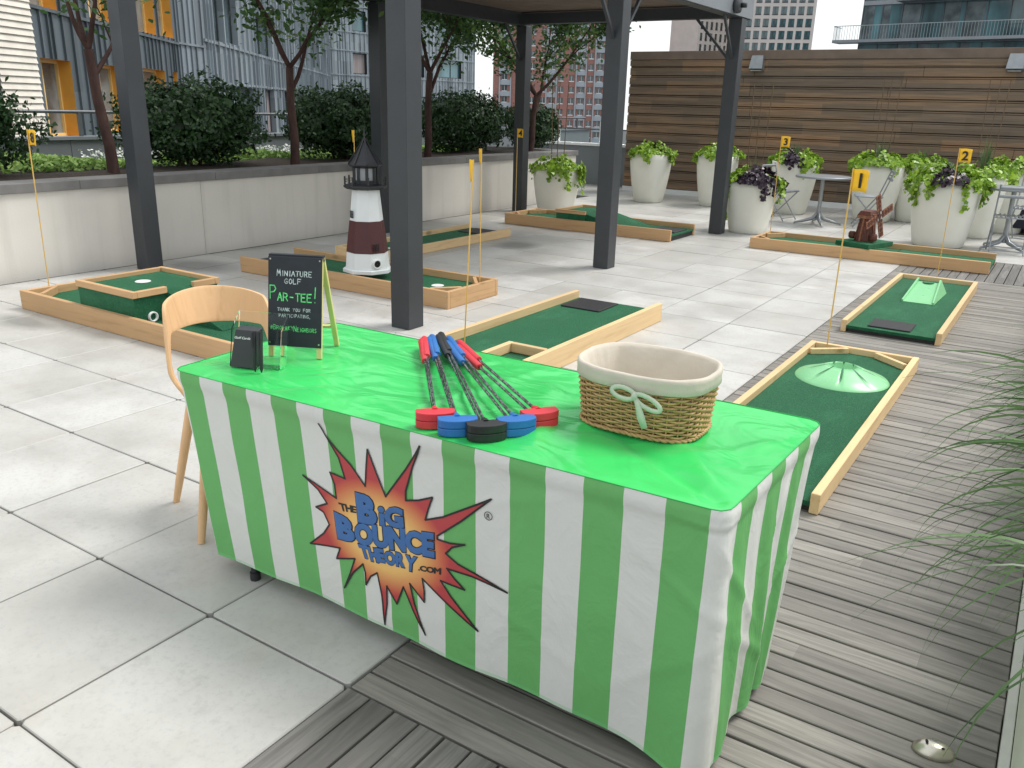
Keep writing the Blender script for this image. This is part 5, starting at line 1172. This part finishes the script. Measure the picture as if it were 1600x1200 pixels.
# ================================================================ BUILDINGS
CAMXY = (2.069, -1.446)
def facade(t, L, z0, z1, holes, mat, rib=.4, ribd=.03, ribw=.02, ribmat=None, name='wall', depth=.3, bands=(), ox=0.):
    xs = sorted({0, L}|{h[0] for h in holes}|{h[1] for h in holes}); zs = sorted({z0, z1}|{h[2] for h in holes}|{h[3] for h in holes}); b = MB()
    for i in range(len(xs)-1):
        for j in range(len(zs)-1):
            cx, cz = (xs[i]+xs[i+1])/2, (zs[j]+zs[j+1])/2
            if any(h[0] < cx < h[1] and h[2] < cz < h[3] for h in holes): continue
            b.add([(xs[i], 0, zs[j]), (xs[i+1], 0, zs[j]), (xs[i+1], 0, zs[j+1]), (xs[i], 0, zs[j+1])], [(0, 1, 2, 3)])
    b.add([(0, .9, z0), (L, .9, z0), (L, .9, z1), (0, .9, z1)], [(0, 3, 2, 1)])
    b.add([(0, .9, z1), (0, 0, z1), (L, 0, z1), (L, .9, z1)], [(0, 1, 2, 3)]); b.add([(0, 0, z0), (0, 0, z1), (0, .9, z1), (0, .9, z0)], [(0, 1, 2, 3)]); b.add([(L, 0, z0), (L, .9, z0), (L, .9, z1), (L, 0, z1)], [(0, 1, 2, 3)])
    obj(name, b, mat, t)
    if rib:
        b = MB(); x = rib*.5
        while x < L:
            segs = [(z0, z1)]
            for h in holes:
                if h[0]-ribw < x < h[1]+ribw:
                    ns = []
                    for (a, c) in segs:
                        if h[3] <= a or h[2] >= c: ns.append((a, c)); continue
                        if a < h[2]: ns.append((a, h[2]))
                        if c > h[3]: ns.append((h[3], c))
                    segs = ns
            for (a, c) in segs: b.add([(x-ribw/2, 0.001, a), (x+ribw/2, 0.001, a), (x+ribw/2, -ribd, a), (x-ribw/2, -ribd, a), (x-ribw/2, 0.001, c), (x+ribw/2, 0.001, c), (x+ribw/2, -ribd, c), (x-ribw/2, -ribd, c)], [(0, 3, 7, 4), (3, 2, 6, 7), (2, 1, 5, 6), (4, 7, 6, 5)])
            x += rib*rnd.choice([.6, 1, 1, 1.4])
        obj('standing_seams', b, ribmat or mat, t)
    for (z, h_) in bands: obj('floor_band', MB().box(0, L, -.07, .0, z-h_/2, z+h_/2), ribmat or mat, t)
def window(t, x0, x1, z0, z1, d=.22, frame='frame_dk', glass='glass', reveal=None, mull=(), rvl_side=None):
    b = MB(); mats = [frame, reveal or frame]
    for (a, c) in (((x0, z0), (x0, z1)), ((x1, z1), (x1, z0)), ((x0, z1), (x1, z1)), ((x1, z0), (x0, z0))):
        b.add([(a[0], 0, a[1]), (c[0], 0, c[1]), (c[0], d, c[1]), (a[0], d, a[1])], [(0, 1, 2, 3)], 1)
    f = .07
    for (a, c, e, g) in ((x0, x0+f, z0, z1), (x1-f, x1, z0, z1), (x0+f, x1-f, z0, z0+f), (x0+f, x1-f, z1-f, z1)): b.box(a+.001, c-.001, d-.06, d+.02, e+.001, g-.001, 0)
    for m_ in mull: xm = x0+(x1-x0)*m_; b.box(xm-.04, xm+.04, d-.05, d+.02, z0+f, z1-f, 0)
    w_ = obj('window', b, mats, t); obj('pane', MB().add([(x0+.01, d, z0+.01), (x1-.01, d, z0+.01), (x1-.01, d, z1-.01), (x0+.01, d, z1-.01)], [(0, 1, 2, 3)]), glass, w_); return w_
def place(A, B): A = Vector(A); B = Vector(B); return A, math.atan2((B-A).y, (B-A).x), (B-A).length
# (1) seamed metal wing with amber reveals
A, an, L = place((-16.4, 8.55), (-24.51, 18.11))
t = thing('metal_clad_building', 'blue grey seamed metal building with deep amber window reveals', 'building', (A.x, A.y, 0), an)
lo = [(.60, 2.35, .62, 2.28, (.45,)), (4.15, 6.1, .62, 2.30, (.5,)), (8.1, 10.6, .62, 2.34, (.4,)), (11.5, 12.15, .9, 2.34, ())]
up_ = [(-.0+.3, 1.95, 3.30, 5.2, (.5,)), (4.05, 5.9, 3.36, 5.3, (.5,)), (7.9, 10.0, 3.36, 5.3, (.45,)), (10.4, 12.1, 3.40, 5.3, ())]
hs = [w_[:4] for w_ in lo+up_]
facade(t, L, -14, 13, hs, 'zinc_dk', .42, .05, .03, bands=((3.27, .07),))
for w_ in lo+up_:
    window(t, w_[0], w_[1], w_[2], w_[3], .34, 'amberlt', 'glass_grey', 'orange', w_[4])
obj('sill_ledge', MB().box(0, L, -.18, -.0, .40, .60), 'parapet', t)
# (2) flat return + (3) receding zinc wing
A, an, L = place((-24.51, 18.11), (-25.57, 20.02))
t = thing('zinc_corner_bay', 'narrow mid grey zinc clad corner bay joining the two wings', 'building', (A.x, A.y, 0), an); facade(t, L, -14, 13, [], 'zinc_mid', .42, .05, .03, bands=((3.30, .07),))
A, an, L = place((-25.57, 20.02), (-53.74, 54.74))
t = thing('zinc_clad_building', 'long pale zinc clad wing receding behind the trees with tall slot windows', 'building', (A.x, A.y, 0), an)
W3 = [(1.9, 3.7, 3.65, 6.2, (.35,)), (3.9, 6.3, 3.7, 6.2, ()), (10.4, 15.3, 3.6, 5.4, (.5,)), (25.4, 28.4, 3.8, 5.5, ()), (32.0, 34.3, 3.8, 5.5, ()), (34.9, 37.4, 3.8, 5.5, ()), (39.6, 42.2, 3.8, 5.5, ()), (5.0, 9.2, -.2, 2.0, (.5,)), (12.2, 15.0, -.2, 2.0, (.6,)), (18.2, 21, -.2, 2.0, ()), (24.2, 28.6, -.2, 2.1, (.5,)), (32, 36, -.2, 2.1, (.5,)), (9, 14, 7.4, 9.4, (.5,)), (22, 27, 7.4, 9.4, (.5,))]
facade(t, L, -14, 16, [w_[:4] for w_ in W3], 'zinc', .8, .10, .06, bands=((3.55, .10), (2.1, .10), (7.2, .1)))
for i, w_ in enumerate(W3): window(t, *w_[:4], .3, 'frame_dk', 'curtain' if i in (8,) else 'glass', 'zinc', w_[4])
# (4) end block facing the terrace
A, an, L = place((-53.74, 54.74), (-53.68, 76.08))
t = thing('zinc_end_block', 'pale zinc panelled end block with wide windows seen through the trees', 'building', (A.x, A.y, 0), an)
W4 = [(2.9, 4.7, 3.85, 5.6, ()), (9.2, 12.9, 3.9, 5.65, ()), (14.8, 19.0, 4.0, 5.75, (.62,)), (2.9, 4.7, 7.4, 9.1, ()), (15, 18.8, 7.5, 9.2, (.5,)), (3, 7, .2, 2.1, (.5,)), (12, 16.5, .2, 2.1, (.5,)), (8, 11, 7.5, 9.2, (.5,)), (8, 12, 11, 12.8, (.5,)), (15, 19, 11, 12.8, (.5,))]
facade(t, L, -14, 18.5, [w_[:4] for w_ in W4], 'zinc', .55, .06, .05, bands=((3.72, .09), (5.75, .09), (7.28, .09), (9.4, .09)))
for i, w_ in enumerate(W4): window(t, *w_[:4], .25, 'frame_dk', 'curtain' if i == 0 else 'glass_teal', 'frame_dk', w_[4])
# (5) white shingled building at the left edge
A, an, L = place((-12.2, 1.5), (-15.75, 8.36))
t = thing('white_shingle_building', 'cream white shingled building with a grey framed window at the far left edge', 'building', (A.x, A.y, 0), an)
W5 = [(4.9, 6.55, .4, 2.22, (.55,)), (1.0, 3.5, .4, 2.22, (.5,)), (4.4, 6.5, 3.9, 5.6, (.5,))]
facade(t, L, -14, 9, [w_[:4] for w_ in W5], 'shingle', 0)
b = MB(); z = -2.
while z < 8:
    segs = [(0, L)]
    for w_ in W5:
        if w_[2]-.05 < z < w_[3]: segs = [s for (a, c) in segs for s in ((a, min(c, w_[0])), (max(a, w_[1]), c)) if s[1]-s[0] > .02]
    for (a, c) in segs: b.add([(a, -.001, z+.115), (c, -.001, z+.115), (c, -.035, z), (a, -.035, z), (a, -.001, z), (c, -.001, z)], [(0, 3, 2, 1), (3, 4, 5, 2), (1, 2, 5)])
    z += .125
obj('shingle_courses', b, 'shingle', t)
for w_ in W5: window(t, *w_[:4], .12, 'railg', 'glass_grey', 'railg', w_[4])

def grid_tower(name, label, A, B, z0, z1, fh, cols, ww, wh, wall, glass, groups=None, deep=12, frame='frame_dk', off=0, sill=.9, vis=(0, 30)):
    A, an, L = place(A, B); t = thing(name, label, 'building', (A.x, A.y, 0), an)
    holes = []; z = z0+sill
    while z+wh < z1-.5:
        for x in cols: holes.append((x, x+ww, z, z+wh))
        z += fh
    facade(t, L, z0, z1, holes, wall, 0); hv = [h for h in holes if vis[0] < h[2] < vis[1]]; rest = [h for h in holes if h not in hv]
    hv.sort(key=lambda h: abs(h[2]-sum(vis)/2)); rest += hv[100:]; hv = hv[:100]; src = None
    for h in hv:
        if src is None:
            b = MB().box(0, ww, .25, .3, 0, wh, 1).box(ww*.47, ww*.53, .2, .26, 0, wh, 0).box(0, ww, .18, .24, wh*.0, wh*.08, 0).box(0, ww, -.06, .1, -.12, -.002, 0); src = obj('window', b, [frame, glass], t, loc=(h[0], 0, h[2]))
        else:
            c = src.copy(); C.objects.link(c); c.parent = t; c.location = (h[0], 0, h[2])
    if rest:
        b = MB()
        for h in rest: b.box(h[0], h[1], .25, .3, h[2], h[3], 1).box(h[0]+ww*.47, h[0]+ww*.53, .2, .26, h[2], h[3], 0)
        o = obj('window_field', b, [frame, glass], t); o['kind'] = 'stuff'
    b = MB().box(0, L, .91, deep, z0, z1); obj('building_body', b, wall, t); return t, L
t, L = grid_tower('red_brick_tower', 'tall red brick apartment tower with many small dark windows behind the trees', (-128.3, 188.0), (-103.54, 202.9), -40, 60, 2.75, [2.3, 6.0, 9.4, 12.2, 14.5, 16.8, 19.5, 22.0, 24.3, 26.6], 1.35, 1.45, 'brick_red', 'glass', vis=(-14, 24), frame='whitecap')
for (x0, x1) in ((1.9, 4.4), (13.9, 15.2+1), (21.5, 23.6), (26.2, 28.4)):
    b = MB(); z = -38.0; 
    obj('pale_bay', MB().box(x0-.35, x0+.0-.02, -.5, .0, -40, 60).box(x1+.02, x1+.3, -.5, 0, -40, 60), 'towergrey', t)
    for k in range(9, 25): obj('spandrel_panel', MB().box(x0, x1, -.35, -.02, -40+2.75*k+.9+1.5, -40+2.75*(k+1)+.85), 'towergrey', t)
obj('white_corner_strip', MB().box(L-.4, L, -.4, .0, -40, 60), 'whitecap', t)
grid_tower('low_brick_block', 'small distant red brick block beside the tall brick tower', (-150, 210), (-130, 216), -40, -3+2.3, 3, [1, 4, 7, 10, 13, 16], 1.4, 1.5, 'brick_pink', 'glass', vis=(-12, 0))
t, L = grid_tower('beige_tower', 'beige concrete apartment tower with a regular grid of dark windows', (-82, 233.5), (-62.8, 240.0), -40, 75, 2.95, [.8+i*2.15 for i in range(9)], 1.5, 1.95, 'concrete', 'glass_teal', vis=(12, 33))
grid_tower('pale_tower', 'hazy pale tower with tall narrow windows seen beneath the pergola brace', (-93, 236), (-79.0, 262), -40, 78, 2.95, [.8+i*1.75 for i in range(16)], .8, 1.9, 'concrete', 'glass_grey', vis=(12, 33))
# glass tower with balconies
A, an, L = place((-15.12, 76.7), (9.5, 73.2))
t = thing('glass_tower', 'teal glass apartment building with white railed balconies at the top right', 'building', (A.x, A.y, 0), an)
obj('curtain_wall', MB().box(0, L, 0, 18, -30, 40), 'glass_teal', t)
b = MB(); x = 0
for x in np.arange(0, L, 1.55):
    for (a, c) in ((-30, 40),): b.box(x-.03, x+.03, -.08, .0, a, c)
obj('mullions', b, 'railg', t)
b = MB()
for k in range(-6, 12):
    z = 7.35+k*2.95
    if z < 40: b.box(0, L, -.10, 0, z-.32, z)
obj('spandrels', b, 'steel', t)
r_ = np.random.default_rng(4); b = MB()
for k in range(-2, 5):
    for x in np.arange(.03, L-1.6, 1.55):
        if r_.random() < .5 and k in (-2, -1, 0, 1): obj('window_blind', MB().box(x+.05, x+1.45*r_.uniform(.3, .98), -.03, -.004, 7.35+k*2.95+.05, 7.35+(k+1)*2.95-.38), 'glass_grey', t)
for k in range(-1, 3):
    z = 7.30+k*2.95; x0 = -1.6 if k == 0 else 3
    bl = obj('balcony_slab', MB().box(x0, L, -1.7, -.101, z-.22, z), 'steel', t)
    b = MB()
    for x in np.arange(x0+.05, L, .22): b.box(x-.012, x+.012, -1.66, -1.64, z, z+1.02)
    b.box(x0, L, -1.68, -1.62, z+1.02, z+1.07); b.box(x0+.0, x0+.04, -1.6, -.1, z+1.0, z+1.05)
    for y in np.arange(-1.6, -.2, .22): b.box(x0+.01, x0+.03, y-.012, y+.012, z, z+1.0)
    obj('balustrade', b, 'rail_glass', bl)
t = thing('rooftop_mast', 'thin distant rooftop mast against the white sky above the fence', 'mast', (-107, 262, -20))
obj('mast_pole', MB().tube([(0, 0, 0), (0, 0, 36)], [.3, .12], 6), 'railg', t)
